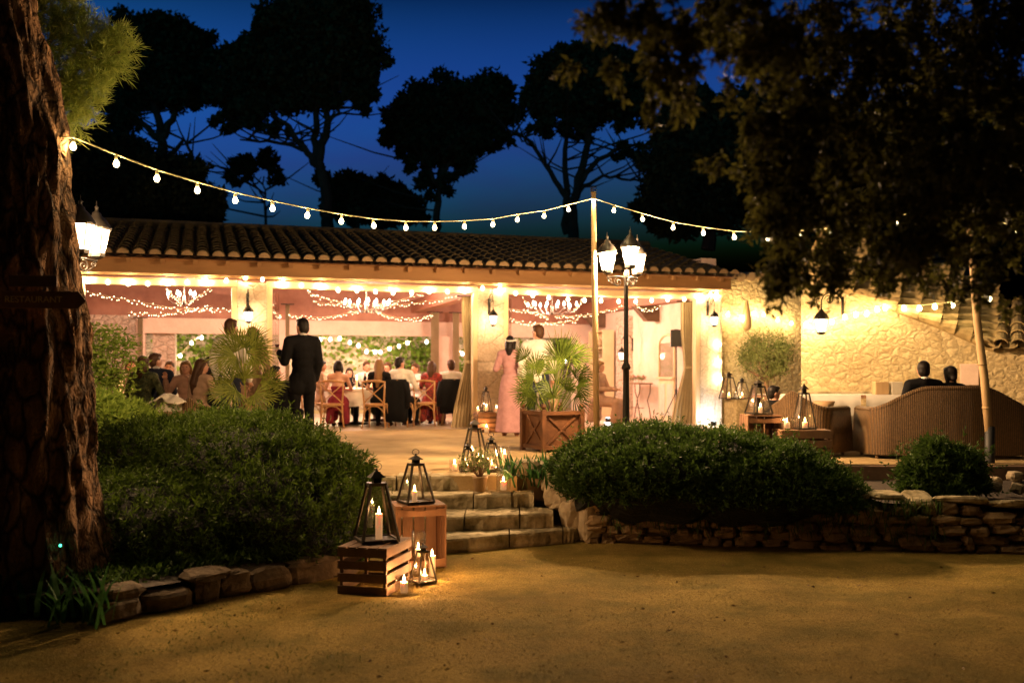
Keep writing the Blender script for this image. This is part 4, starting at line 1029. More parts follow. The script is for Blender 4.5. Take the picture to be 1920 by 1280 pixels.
c=np.concatenate(cs); npmesh('crown',leaves(c,rng.normal(size=c.shape)+[0,0,.5],.055,.014),4,M['olive'],t)
# hanging straw cone on the wall
t=empty('straw_basket',PB(1400,592,-.0),BA,'straw cone basket hanging on the garden wall above the olive tree','basket')
MB().lathe([(.02,.32),(.05,.25),(.10,.05),(.13,-.12),(.11,-.24),(.05,-.30),(0,-.31)],14,sx=.8).build('basket',M['pole'],t,smooth=True); MB().tube([(0,0,.32),(0,.18,.38)],.008,5).build('hook',M['iron'],t)

# ================= cross back chairs
def chair_parts(t,m='chairwood'):
    W_=.44; sh=.46; Hh=.90
    MB().lathe([(.0,sh-.02),(.20,sh-.02),(.215,sh-.008),(.20,sh+.008),(0,sh+.012)],18,sy=.98).build('seat',M[m],t,smooth=True)
    for s in (-1,1):
        MB().tube([(s*.225,.235,0),(s*.195,.195,.22),(s*.185,.19,sh-.02),(s*.205,.22,.66),(s*.215,.245,Hh-.02)],[.014,.017,.018,.016,.014],7).build('leg',M[m],t,smooth=True)
        MB().tube([(s*.19,-.20,0),(s*.165,-.165,sh-.02)],[.014,.018],7).build('leg',M[m],t,smooth=True)
    MB().tube([(-.225,.24,Hh-.035),(-.12,.262,Hh-.015),(0,.27,Hh-.008),(.12,.262,Hh-.015),(.225,.24,Hh-.035)],[.024,.027,.028,.027,.024],8,flat=.55).build('top_rail',M[m],t,smooth=True)
    b=MB(); b.tube([(-.205,.235,Hh-.06),(-.10,.245,.74),(0,.232,.655),(.12,.215,.55),(.185,.20,.475)],.0105,6); b.tube([(.205,.24,Hh-.06),(.10,.255,.74),(0,.242,.655),(-.12,.225,.55),(-.185,.205,.475)],.0105,6)
    b.build('cross_back',M[m],t,smooth=True)
    b=MB(); b.tube([(-.185,.19,.435),(0,.20,.44),(.185,.19,.435)],.011,6)
    b.tube([(-.205,.205,.24),(-.16,.195,.34),(-.08,.19,.405),(0,.19,.425),(.08,.19,.405),(.16,.195,.34),(.205,.205,.24)],.010,6)
    for s in (-1,1): b.tube([(s*.20,.20,.24),(s*.185,.11,.37),(s*.175,0,.43),(s*.175,-.11,.37),(s*.178,-.17,.26)],.009,6)
    b.build('brace',M[m],t,smooth=True)
CH0=None
def chair(loc,rz,label,group='cross-back chairs round the dining tables'):
    global CH0
    if CH0 is None:
        CH0=empty('cross_back_chair',loc,rz,label,'chair',group); chair_parts(CH0); return CH0
    c=copy_tree(CH0); c.location=loc; c.rotation_euler=(0,0,rz); c['label']=label; return c
# chair local: back at +y; person on it faces -y. rz=pi puts the back toward the camera
SEATS=[]
def pf(px,d,z=TZ): return G(px,d,z)
chair(pf(624,18.75),R(186),'cross-back chair of the woman in the wine red dress')
chair(pf(706,18.75),R(174),'cross-back chair of the long-haired woman in black, with empty lower X back')
chair(pf(800,19.6),R(172),'cross-back chair of the woman in the red printed dress')
chair(pf(752,19.15),R(165),'chair with a dark jacket hung over it, under the man in the white shirt')
chair(pf(849,19.9),R(184),'chair with a black jacket at the right curtain')
chair(pf(590,19.3),R(120),'chair turned sideways behind the man in the dark suit')
chair(pf(520,15.2),R(185),'chair half hidden behind the tall palm with a black coat')
# tables
def round_table(c,r,label,rz=0):
    t=empty('round_table',c,rz,label,'table','round dining tables'); MB().lathe([(0,.70),(r-.02,.70),(r-.01,.725),(0,.73)],28).build('tabletop',M['wood'],t)
    MB().lathe([(.26,0),(.25,.03),(.06,.06),(.05,.69),(.2,.70)],12).build('pedestal',M['iron'],t,smooth=True)
    n=72
    def ring(rr,z,a): return [Vector(((rr+a*math.sin(k*2*math.pi*9/n)+a*.5*math.sin(k*2*math.pi*17/n+1))*math.cos(2*math.pi*k/n),(rr+a*math.sin(k*2*math.pi*9/n)+a*.5*math.sin(k*2*math.pi*17/n+1))*math.sin(2*math.pi*k/n),z+ (.02*math.sin(k*2*math.pi*4/n) if z<.5 else 0))) for k in range(n)]
    b=MB().rings([ring(.01,.737,0),ring(r*.98,.737,0),ring(r+.012,.728,0),ring(r+.02,.66,.012),ring(r+.04,.50,.03),ring(r+.05,.38,.045)],False)
    b.build('tablecloth',M['cloth'],None,smooth=True,label='white cloth on the '+label,cat='tablecloth',group='white cloths on round tables',loc=c)
    return t
def glassware(loc,label,wine=False):
    t=empty('wine_glass',loc,0,label,'wine glass','wine glasses on the dining tables')
    MB().lathe([(.034,0),(.03,.003),(.005,.008),(.004,.085),(.02,.10),(.036,.135),(.038,.165),(.030,.205)],12).build('bowl',M['glass'],t,smooth=True)
    if wine: MB().lathe([(.0,.100),(.02,.104),(.033,.133),(.034,.145),(0,.146)],12).build('wine',M['wine'],t,smooth=True)
    return t
def bottle(loc,label,m='blackdress'):
    return MB().lathe([(0,0),(.037,0),(.038,.19),(.028,.22),(.014,.25),(.013,.30),(0,.30)],12).build('wine_bottle',M[m],None,smooth=True,label=label,cat='bottle',loc=loc)
T1=G(667,20.2); T2=G(868,20.9); T3=G(262,15.4)
round_table(T1,.80,'central round dining table under the middle chandelier')
round_table(T2,.75,'round dining table at the right curtain'); round_table(T3,.55,'small round table behind the bright shrub on the left')
tl=.738
for i,(dx,dy) in enumerate(((-.45,-.3),(-.2,-.45),(.05,-.5),(.3,-.4),(.5,-.15),(-.55,.1))):
    glassware(T1+Vector((dx,dy,tl)),['wine glass nearest the updo woman','wine glass left of the table candles','wine glass at the near edge of the central table','wine glass before the long-haired woman','wine glass beside the man in the white shirt','wine glass at the left rim of the central table'][i],i%2==0)
for i,(dx,dy,h) in enumerate(((-.12,-.1,.09),(.05,-.2,.16),(.16,.05,.12),(-.3,.1,.2),(.3,.2,.1),(-.02,.25,.22),(.4,-.05,.08))):
    candle(T1+Vector((dx,dy,tl+.002)),.022,h,['low candle left of the centre of the central table','tall candle at the front of the central table','candle right of the table centre','tall slim candle at the left of the central table','low candle at the back right of the central table','tallest candle at the back of the central table','tiny candle near the right rim of the central table'][i],CAND_P*3 if i%2 else 0,group='candles on the dining tables')
bottle(T1+Vector((.22,-.22,tl+.001)),'dark wine bottle on the central dining table'); 
for i,(dx,dy,h) in enumerate(((-.35,-.3,.1),(-.15,.1,.2),(.1,-.35,.08),(-.5,-.1,.06))): candle(T2+Vector((dx,dy,tl+.002)),.022,h,['candle at the left front of the right dining table','tall candle in the middle of the right dining table','candle near the white cloth edge by the curtain','small candle beside the woman in the printed dress'][i],CAND_P*3 if i%2 else 0,group='candles on the dining tables')
for i,(dx,dy) in enumerate(((-.2,-.3),(.2,-.25))): candle(T3+Vector((dx,dy,tl+.002)),.025,.07,['candle at the left of the small table behind the shrub','candle at the right of the small table behind the shrub'][i],CAND_P*3,group='candles on the dining tables')
# jackets on chairs
def jacket(c,rz,label,m,w_=.46,lo=.30,thk=.05):
    n=22
    def sec(z,wd,th,y): return [Vector((wd/2*math.cos(2*math.pi*k/n)*(1+.05*math.sin(k*3)),y+th/2*math.sin(2*math.pi*k/n)+.008*math.sin(k*4.1),z+.02*math.sin(k*1.3)*(z<.4))) for k in range(n)]
    b=MB().rings([sec(lo,w_*1.02,thk*1.5,.285),sec(lo+.2,w_*1.08,thk*1.6,.285),sec(.70,w_*1.05,thk*1.6,.275),sec(.86,w_,thk*1.8,.262),sec(.925,w_*.86,thk*1.2,.255)])
    for s in (-1,1): b.tube([(s*w_*.46,.27,.87),(s*w_*.56,.29,.65),(s*w_*.55,.30,.38)],[.05,.055,.045],8)
    t=b.build('hung_jacket',M[m],None,smooth=True,label=label,cat='jacket',loc=c); t.rotation_euler=(0,0,rz); return t
jacket(pf(752,19.15),R(165),'long dark jacket hung on the chair of the man in the white shirt','darksuit',lo=.12)
jacket(pf(849,19.9),R(184),'black jacket over the chair by the right curtain','blackdress',w_=.5,lo=.25)
jacket(pf(520,15.2),R(185),'black coat on the chair behind the tall palm','blackdress',w_=.5,lo=.1)
# ================= wicker seats
def wicker_mesh(b, path, H, thick=.05, n=90, rib=.004, hfn=None, flare=.04):
    """upright woven shell following a plan path (list of xy), height hfn(t)"""
    # resample
    P_=[Vector((x,y)) for x,y in path]; Ls=[0]
    for i in range(1,len(P_)): Ls.append(Ls[-1]+(P_[i]-P_[i-1]).length)
    T=Ls[-1]
    def at(t):
        s=t*T
        for i in range(1,len(P_)):
            if s<=Ls[i]+1e-9:
                f=(s-Ls[i-1])/(Ls[i]-Ls[i-1]); p=P_[i-1].lerp(P_[i],f); d=(P_[i]-P_[i-1]).normalized(); return p,d
        return P_[-1],(P_[-1]-P_[-2]).normalized()
    rings=[]
    for k in range(n+1):
        t=k/n; p,d=at(t); p0,_=at(max(t-.01,0)); p1,_=at(min(t+.01,1)); d=(p1-p0).normalized(); nn=Vector((d.y,-d.x)); h=hfn(t); r=rib if k%2 else -rib
        col=[]
        zs=[.05,.15,.3*h/.8+.02,.5*h/.8,.7*h/.8,h-.03]
        for j,z in enumerate(zs): o=flare*(j/5)**1.5*1.0; q=p+nn*(o+r); col.append(Vector((q.x,q.y,z)))
        for z in zs[::-1]: q=p-nn*(thick-flare*(z/h)**1.5); col.append(Vector((q.x,q.y,z)))
        rings.append(col)
    b.rings(rings)
    return at
def wicker_seat(name,loc,rz,label,cat,W_,D,Hb,Ha,curve=.12,arch=.08,legs=True):
    t=empty(name,loc,rz,label,cat)
    # plan path: front left -> back left corner -> back -> right -> front right ; back is at +y ... outer normal handled
    hw=W_/2; path=[(-hw,-D/2)]; r=.22
    for i in range(7): a=math.pi-i*math.pi/12; path.append((-hw+r+r*math.cos(a),D/2-r-curve*.3+r*math.sin(a)))
    for i in range(1,8): x=-hw+r+(W_-2*r)*i/8; path.append((x,D/2-curve*.3+curve*math.sin(math.pi*i/8)*.6))
    for i in range(7): a=math.pi/2-i*math.pi/12; path.append((hw-r+r*math.cos(a),D/2-r-curve*.3+r*math.sin(a)))
    path.append((hw,-D/2))
    tot=2*(D-r)+W_; ta=(D-.05)/tot
    def hfn(s):
        s=min(s,1-s); x=(s-ta*.75)/(ta*.9)
        k=min(max(x,0),1); k=k*k*(3-2*k)
        return Ha+(Hb-Ha)*k+arch*math.sin(min(max((s-ta*.8)/(1-ta*1.6),0),.5)*math.pi)*k
    b=MB(); at=wicker_mesh(b,path[::-1] if False else path,1,hfn=hfn,n=int(tot*34),rib=.006)
    b.build('woven_shell',M['wicker'],t,smooth=False)
    pts=[]; n=70
    for k in range(n+1):
        s=k/n; p,d=at(s); nn=Vector((d.y,-d.x)); q=p+nn*.02; pts.append((q.x,q.y,hfn(s)-.01))
    pts=[(pts[0][0],pts[0][1],.06)]+pts+[(pts[-1][0],pts[-1][1],.06)]
    MB().tube(pts,.034,8).build('rolled_rim',M['wicker'],t,smooth=True)
    MB().box((0,-.05,.28),(W_-.10,D-.12,.14)).build('seat',M['wicker'],t,bevel=.03)
    MB().box((0,-.06,.40),(W_-.16,D-.2,.12)).build('cushion',M['cushion'],t,bevel=.04)
    for sx in (-1,1):
        for sy in (-1,1): MB().tube([(sx*(hw-.05),sy*(D/2-.10),0),(sx*(hw-.05),sy*(D/2-.10),.12)],.022,8).build('leg',M['wicker'],t)
    return t
dS=12.0
wicker_seat('wicker_sofa',G(1766,dS+.35),R(178),'long wicker sofa seen from behind with a couple sitting in it','sofa',1.88,.80,.84,.60,arch=.02)
wicker_seat('wicker_armchair',G(1512,dS+.66),R(138),'wicker armchair beside the crates, turned left near the buffet','armchair',.80,.78,.86,.60,arch=.03)
wicker_seat('wicker_armchair',G(362,13.4),R(188),'rounded dark wicker armchair behind the left hedge, left of the palm','armchair',.66,.62,.72,.55,arch=.06)
wicker_seat('wicker_armchair',G(288,12.9),R(156),'wicker armchair draped with a pale throw behind the left hedge','armchair',.56,.56,.70,.52,arch=.05)
n=24
b=MB(); 
def thr(i,j):
    x=(i-.5)*.50; s=1-j
    if s<.45: y=.30+.06*math.sin(i*9); z=.46+s/.45*.32
    else: y=.30-(s-.45)*.35; z=.79-(s-.45)*.12+.0
    z+= -.10*abs(i-.5)*2+.012*math.sin(i*15+j*6)
    return Vector((x,y+.02*math.sin(i*14),z))
b.grid(thr,24,14); o=b.build('throw_blanket',M['cushion'],None,smooth=True,label='pale throw draped over the back of the left wicker armchair',cat='throw',loc=G(288,12.85)); o.rotation_euler=(0,0,R(-24)); sd=o.modifiers.new('s','SOLIDIFY'); sd.thickness=.02
# buffet tables with cloths
def buffet(pa,pb,d0,d1,label):
    a=G(pa,d0); c=G(pb,d1); d=(c-a); Ln=d.length; an=math.atan2(d.y,d.x); t=empty('buffet_table',a,an,label,'table','buffet tables by the wall')
    MB().box((Ln/2,.35,.72),(Ln,.7,.04)).build('tabletop',M['wood'],t)
    for x in (.06,Ln-.06):
        for y in (.05,.65): MB().box((x,y,.35),(.04,.04,.70)).build('leg',M['iron'],t)
    b=MB(); n=int(Ln*60)
    def f(i,j):
        x=-.02+i*(Ln+.04); 
        if j<.6: z=.02+j/.6*.72; y=-.03+.018*math.sin(i*n*.55)*(1-j/.6)+.01*math.sin(i*n*.23+1)*(1-j/.6)
        else: z=.745; y=-.03+(j-.6)/.4*.76
        return Vector((x,y,z))
    b.grid(f,n,10); b.build('tablecloth',M['cloth'],None,smooth=True,label='white floor-length cloth on the '+label,cat='tablecloth',loc=a).rotation_euler=(0,0,an)
    return t
buffet(1440,1610,13.15,13.2,'buffet table behind the wicker armchair'); buffet(1625,1760,13.2,13.3,'buffet table behind the wicker sofa')
for px,lb in ((1651,'brown box standing on the buffet left of the couple'),(1679,'pale box standing on the buffet beside the brown box')):
    MB().box((0,0,.085),(.18 if px<1660 else .15,.14,.17)).build('box',M['cushion'] if px>1660 else M['pole'],None,label=lb,cat='box',bevel=.006,loc=G(px,13.45,TZ+.747))
b=MB().lathe([(0,0),(.10,0),(.14,.12),(.13,.12),(.09,.02),(0,.02)],18).build('bowl',M['pot'],None,smooth=True,label='small bowl on a stand behind the wicker armchair',cat='bowl',loc=G(1545,12.98,TZ+.55))
st_=empty('side_stand',G(1545,12.98),0,'little dark stand carrying a bowl behind the wicker armchair','stand'); MB().lathe([(.10,0),(.02,.03),(.015,.53),(.08,.548)],12).build('column',M['wood_dark'],st_,smooth=True)
# curtains
def curtain(px0,px1,v,z0,z1,label,m='curtain',tie=None,group='curtains tied at the openings',flare=1.0):
    u0,u1=U(px0,v),U(px1,v); W0=u1-u0; b=MB(); n=64
    def f(i,j):
        z=z0+(z1-z0)*j; k=1.0
        if tie: 
            q=(z-tie)/(z1-z0); k=.55+.45*min(1,abs(q)*3.2)
            if z<tie: k*=1+.5*(tie-z)*flare
        cx=(u0+u1)/2
        x=cx+(i-.5)*W0*k-( .22*(max(0,(tie or 0)-z)) if tie else 0)*(.5)
        return Vector((x,v+.035*math.sin(i*2*math.pi*6+.4*math.sin(j*3))*(.6+.4*k),z))
    b.grid(f,n,22); t=empty('curtain',BO,BA,label,'curtain',group)
    b.build('fabric',M[m],t,smooth=True)
    if tie: b=MB().lathe([(W0*.30,tie-.03),(W0*.31,tie),(W0*.30,tie+.03)],14,c=((u0+u1)/2,v,0),sy=.5); b.build('tie_band',M[m],t)
    MB().tube([(u0-.1,v,z1+.01),(u1+.1,v,z1+.01)],.012,6).build('rail',M['iron'],t)
curtain(866,890,.22,.01,2.48,'heavy beige curtain tied beside the middle pillar',tie=1.25)
curtain(1277,1304,.22,.01,2.48,'heavy beige curtain tied beside the right pillar',tie=1.15)
curtain(535,543,5.2,.01,2.6,'narrow olive curtain behind the man in the dark suit')
curtain(808,823,VB-.3,.01,2.55,'pink-lit curtain left of the rear pillar'); curtain(849,861,VB-.3,.01,2.55,'pink-lit curtain right of the rear pillar')
curtain(258,268,VB-.3,.01,2.3,'thin curtain at the left edge of the back opening')
# ================= planter + shelf + console + speaker
PLX=G(1035,13.35)
t=empty('planter_box',PLX,R(27),'square wooden planter with crossed panels holding the wide fan palm','planter')
s=.58; h=.50
MB().box((0,0,h/2+.03),(s-.06,s-.06,h-.04)).build('panels',M['planter'],t)
b=MB()
for sx in (-1,1):
    for sy in (-1,1): b=MB().box((sx*s/2,sy*s/2,h/2+.03),(.06,.06,h+.06)); b.ell((sx*s/2,sy*s/2,h+.10),.038,10,8); b.build('corner_post',M['planter'],t)
b=MB()
for sx,sy,ax in ((0,-1,0),(0,1,0),(-1,0,1),(1,0,1)):
    for z in (.06,h+.01): b.box((sx*s/2,sy*s/2,z),((s-.06) if ax==0 else .035,.035 if ax==0 else (s-.06),.05))
    e=s/2-.05; yy=s/2-.022
    for k in (-1,1):
        if ax==0: b.beam((-e*k,sy*yy,.08),(e*k,sy*(yy+.002*k),h-.01),.024,.03)
        else: b.beam((sx*yy,-e*k,.08),(sx*(yy+.002*k),e*k,h-.01),.024,.03)
b.build('crossed_rails',M['planter'],t)
MB().box((0,0,h+.02),(s-.08,s-.08,.02)).build('earth',M['soil'],t)
def IN(px,py,v,off=0):  # point on right inner wall line
    return None
t=empty('shelf_unit',W(UR-.28,VB-1.55,0),BA-R(90),'pale open dresser shelves with pots against the inner right wall','shelves')
b=MB(); 
for x in (-.45,.45): b.box((x,.0,1.05),(.04,.30,2.1))
for z in (.04,.42,.82,1.32,1.66,2.08): b.box((0,-.003,z),(.86,.28 if z>.9 else .34,.03))
b.box((0,.14,1.05),(.86,.02,2.06)); b.box((0,-.01,.45),(.03,.28,.7))
b.build('carcass',M['cream'],t); MB().extrude([(-.43,1.40),(.43,1.40),(.43,1.33),(.25,1.36),(0,1.34),(-.25,1.36),(-.43,1.33)],-.16,-.145).build('apron',M['cream'],t)
for i,(x,z,m_,lb) in enumerate(((-.15,1.675,'curtain','round woven pot on the top shelf of the dresser'),(.15,1.335,'glass','glass jar on the middle shelf of the dresser'),(-.2,1.335,'glass','second glass jar left on the middle shelf of the dresser'),(.0,.835,'wood_dark','dark tilted vase on the dresser counter'))):
    q=Matrix.Rotation(BA-R(90),3,'Z')@Vector((x,-.02,z)); 
    MB().lathe([(0,0),(.07,0),(.11,.1),(.09,.2),(.06,.23),(.05,.22),(0,.02)],14).build('pot',M[m_],None,smooth=True,label=lb,cat='pot',loc=W(UR-.28,VB-1.55,0)+q)
t=empty('console_table',W(UR-.30,VB-3.75,0),BA-R(90),'curly iron console table with flowers against the inner wall','console table')
MB().box((0,0,.80),(.95,.34,.03)).build('tabletop',M['wood'],t,bevel=.004)
b=MB()
for x in (-.42,.42):
    for y in (-.13,.13):
        s=1 if x<0 else -1
        b.tube([(x,y,.785),(x+s*.02,y,.6),(x+s*.16,y,.42),(x+s*.05,y,.22),(x-s*.02,y,.0)],.012,6)
b.tube([(-.36,0,.25),(.36,0,.25)],.01,6); b.build('iron_legs',M['wood_dark'],t,smooth=True)
fb=MB(); q0=W(UR-.30,VB-3.75,.817)
for i in range(5):
    q=Matrix.Rotation(BA-R(90),3,'Z')@Vector((-.32+.16*i,0,0)); t=empty('flower_jar',q0+q,0,['flower jar at the far end of the console','second flower jar on the console','pink flower jar in the middle of the console','fourth flower jar on the console','flower jar at the near end of the console'][i],'flower jar','flower jars on the console')
    MB().lathe([(.0,0),(.035,0),(.035,.08),(.028,.10)],10).build('jar',M['glass'],t,smooth=True)
    b=MB(); [b.ell((random.gauss(0,.03),random.gauss(0,.03),.13+random.gauss(0,.02)),.022,7,5) for _ in range(6)]; b.build('blossoms',M['peach' if i!=2 else 'pinkdress'],t,smooth=True)
    c=rng.normal(size=(40,3))*[.035,.035,.02]+[0,0,.11]; npmesh('foliage',leaves(c,rng.normal(size=c.shape),.05,.016),4,M['olive'],t)
sp=W(U(1268,1.2),1.2,0)
t=empty('speaker',sp+Vector((0,0,1.86-.26)),BA+R(-25),'black loudspeaker on a slim stand inside the right opening','speaker')
MB().box((0,0,.18),(.24,.24,.36),taper=.98).build('cabinet',M['black'],t,bevel=.012); MB().box((0,-.123,.18),(.20,.006,.31)).build('grille',M['iron'],t); MB().lathe([(.05,.0),(.05,.01),(0,.012)],12,c=(0,0,.36)).build('handle_plate',M['iron'],t)
t=empty('speaker_stand',sp,BA,'black tripod stand under the loudspeaker','stand')
MB().tube([(0,0,.25),(0,0,1.598)],.014,8).build('pole',M['black'],t); MB().lathe([(.025,.62),(.03,.65),(.025,.70)],10).build('collar',M['black'],t,smooth=True)
for k in range(3): a=k*2.09; MB().tube([(.01*math.cos(a),.01*math.sin(a),.62),(.35*math.cos(a),.35*math.sin(a),.012)],.01,6).build('leg',M['black'],t)
# arched niche with cabinet
t=empty('arched_door',W(UR-.02,1.9,0),BA-R(90),'cream panelled door with an arched glazed top behind the loudspeaker','door')
b=MB().box((0,0,.45),(.74,.05,.9)); b.box((0,-.02,.93),(.80,.10,.05)); b.box((-.38,0,1.3),(.05,.06,.75)); b.box((.38,0,1.3),(.05,.06,.75)); b.tube([(.38*math.cos(a),0,1.66+.22*math.sin(a)) for a in [i*math.pi/12 for i in range(13)]],.03,6); b.build('frame',M['cream'],t,bevel=.005)
for x in (-.18,.18): MB().box((x,-.03,.45),(.26,.012,.7)).build('panel',M['cushion'],t,bevel=.01)
MB().box((0,.0,1.32),(.70,.01,.76)).build('glazing',M['pane'],t)
# ================= signs on the trunk (text carved)
def text(body,size,loc,rot,m,parent,ext=.0015):
    cu=bpy.data.curves.new('lettering','FONT'); cu.body=body; cu.size=size; cu.extrude=ext; cu.align_x='CENTER'; cu.align_y='CENTER'
    tmp=bpy.data.objects.new('t',cu); COL.objects.link(tmp); dg=bpy.context.evaluated_depsgraph_get(); dg.update()
    me=bpy.data.meshes.new_from_object(tmp.evaluated_get(dg)); bpy.data.objects.remove(tmp)
    me.materials.clear(); me.materials.append(m); o=bpy.data.objects.new('lettering',me); link(o,parent); o.location=loc; o.rotation_euler=rot; return o
SD=6.52
t=empty('wooden_sign',P(80,562,SD),R(7),'dark arrow shaped board reading RESTAURANT nailed to the pine trunk','sign')
ww=.255; hh=.057
MB().extrude([(-ww,-hh),(ww*.88,-hh),(ww*1.08,-.006),(ww*.88,hh),(-ww,hh)],-.009,.009).build('board',M['wood'],t,bevel=.003)
text('RESTAURANT',.058,(-.055,-.0105,0),(R(90),0,0),mat('sign_letters',(.75,.55,.22),None,.8),t)
t=empty('wooden_sign',P(62,527,SD),R(7),'blank weathered board above the arrow sign on the pine trunk','sign')
MB().box((0,0,0),(.30,.016,.075)).build('board',M['wood_dark'],t,bevel=.003)
# ================= big pine trunk left
t=empty('pine_tree',(-3.15,7.0,0),0,'huge pine with deep furrowed bark filling the left edge, carrying the signs','tree')
prof=[(-300,-60),(0,62),(100,86),(200,108),(257,122),(400,129),(500,142),(600,157),(700,165),(800,172),(900,178),(1000,190),(1130,215)]
b=MB(); n=96; rings=[]
Z=[CH+(HY-py)/F*7.0 for py,_ in prof][::-1]; XR=[(px-960)/F*7.0 for _,px in prof][::-1]
rad=[.50,.44,.40,.38,.37,.365,.36,.355,.35,.345,.34,.33,.28]
zz=Z[0]
from mathutils import noise as mn
m_=150
for k in range(m_+1):
    z=Z[0]+(Z[-1]-Z[0])*k/m_
    for i in range(len(Z)-1):
        if Z[i]<=z<=Z[i+1]+1e-6: f=(z-Z[i])/(Z[i+1]-Z[i]); xr=XR[i]*(1-f)+XR[i+1]*f; r=rad[i]*(1-f)+rad[i+1]*f; break
    cx=xr-r; ring=[]
    for j in range(n):
        a=2*math.pi*j/n; q=Vector((math.cos(a)*4.5,math.sin(a)*4.5,z*1.3)); q2=Vector((math.cos(a)*9,math.sin(a)*9,z*3.2))
        d=abs(mn.noise(q))*.09+abs(mn.noise(q2))*.05+.02*mn.noise(q2*2.2)-.05
        flare=.03*max(0,.8-z)*(1+math.sin(a*5))
        ring.append(Vector((cx+3.15+(r+d+flare)*math.cos(a),(r+d+flare)*math.sin(a),z)))
    rings.append(ring)
b.rings(rings); b.build('trunk',M['trunkbark'],t,smooth=True)
# unseen crown added overhead to keep skylight off the yard
n_=52000; x=rng.random(n_)*28-15; y=rng.random(n_)*25-13; z=8.2+2.4*rng.random(n_)+.8*np.sin(x*.8)*np.sin(y*.7)
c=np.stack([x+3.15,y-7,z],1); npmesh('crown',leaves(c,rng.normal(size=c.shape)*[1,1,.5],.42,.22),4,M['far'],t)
b=MB()
for i in range(9):
    a=i*.75; b.tube([(-1.2,0,6.3),(-1.2+2.2*math.cos(a),2.2*math.sin(a),8.0),(-1.2+7*math.cos(a),7*math.sin(a),9.2)],[.16,.11,.03],7)
b.tube([(-.9,0,5.3),(-1.2,0,6.4),(-1.3,0,9)],[.27,.22,.08],10); b.build('limbs',M['bark_dark'],t)
# lit limb with needles to the right of the trunk
def needles(cs,n_per,spread,L=.11,W_=.006):
    c=np.concatenate([np.array(q)+rng.normal(size=(n_per,3))*spread for q in cs]); d=rng.normal(size=c.shape)*[1,1,.7]+[.5,0,.55]
    return leaves(c,d,L*(.6+.7*rng.random(len(c))),W_)
def blobs_px(lst,d,dd=.6,per=6):
    out=[]
    for px,py,r in lst:
        R_=r/F*d
        for _ in range(max(3,int(per*(r/40)**2))):
            v=rng.normal(size=3); v/=np.linalg.norm(v); v*=R_*rng.random()**.4
            q=P(px,py,d); out.append([q.x+v[0],q.y+v[1]*dd*2,q.z+v[2]])
    return out
# needle tufts: many radiating needles per tuft
def tufts(cs,n_=26,L=.10,W_=.006,up=.5):
    cs=np.array(cs); N_=len(cs); c=np.repeat(cs,n_,0); ax=unit(rng.normal(size=(N_,3))+[.3,-.2,up]); ax=np.repeat(ax,n_,0)
    d=unit(rng.normal(size=c.shape))*.75+ax; return leaves(c+ax*(rng.random((len(c),1))*.07),d,L*(.7+.5*rng.random(len(c))),W_)
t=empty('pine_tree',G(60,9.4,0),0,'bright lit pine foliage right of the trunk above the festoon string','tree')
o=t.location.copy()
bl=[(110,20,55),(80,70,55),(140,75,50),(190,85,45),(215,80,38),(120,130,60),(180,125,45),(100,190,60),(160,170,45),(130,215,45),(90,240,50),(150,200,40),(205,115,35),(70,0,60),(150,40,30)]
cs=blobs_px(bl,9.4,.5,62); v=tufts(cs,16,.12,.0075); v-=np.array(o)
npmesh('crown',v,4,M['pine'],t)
b=MB(); 
for (a,c,e) in (((40,330),(90,180),(205,75)),((40,330),(100,220),(150,150)),((40,200),(80,100),(130,20)),((90,180),(140,130),(230,95))):
    b.tube([P(*a,9.4)-o,P(*c,9.4)-o,P(*e,9.4)-o],[.05,.03,.01],6)
b.tube([Vector((-.2,0,0)),Vector((-.1,0,2)),P(40,330,9.4)-o,P(40,200,9.4)-o,P(30,-50,9.4)-o],[.16,.13,.11,.10,.07],10)
b.build('trunk',M['bark'],t,smooth=True)

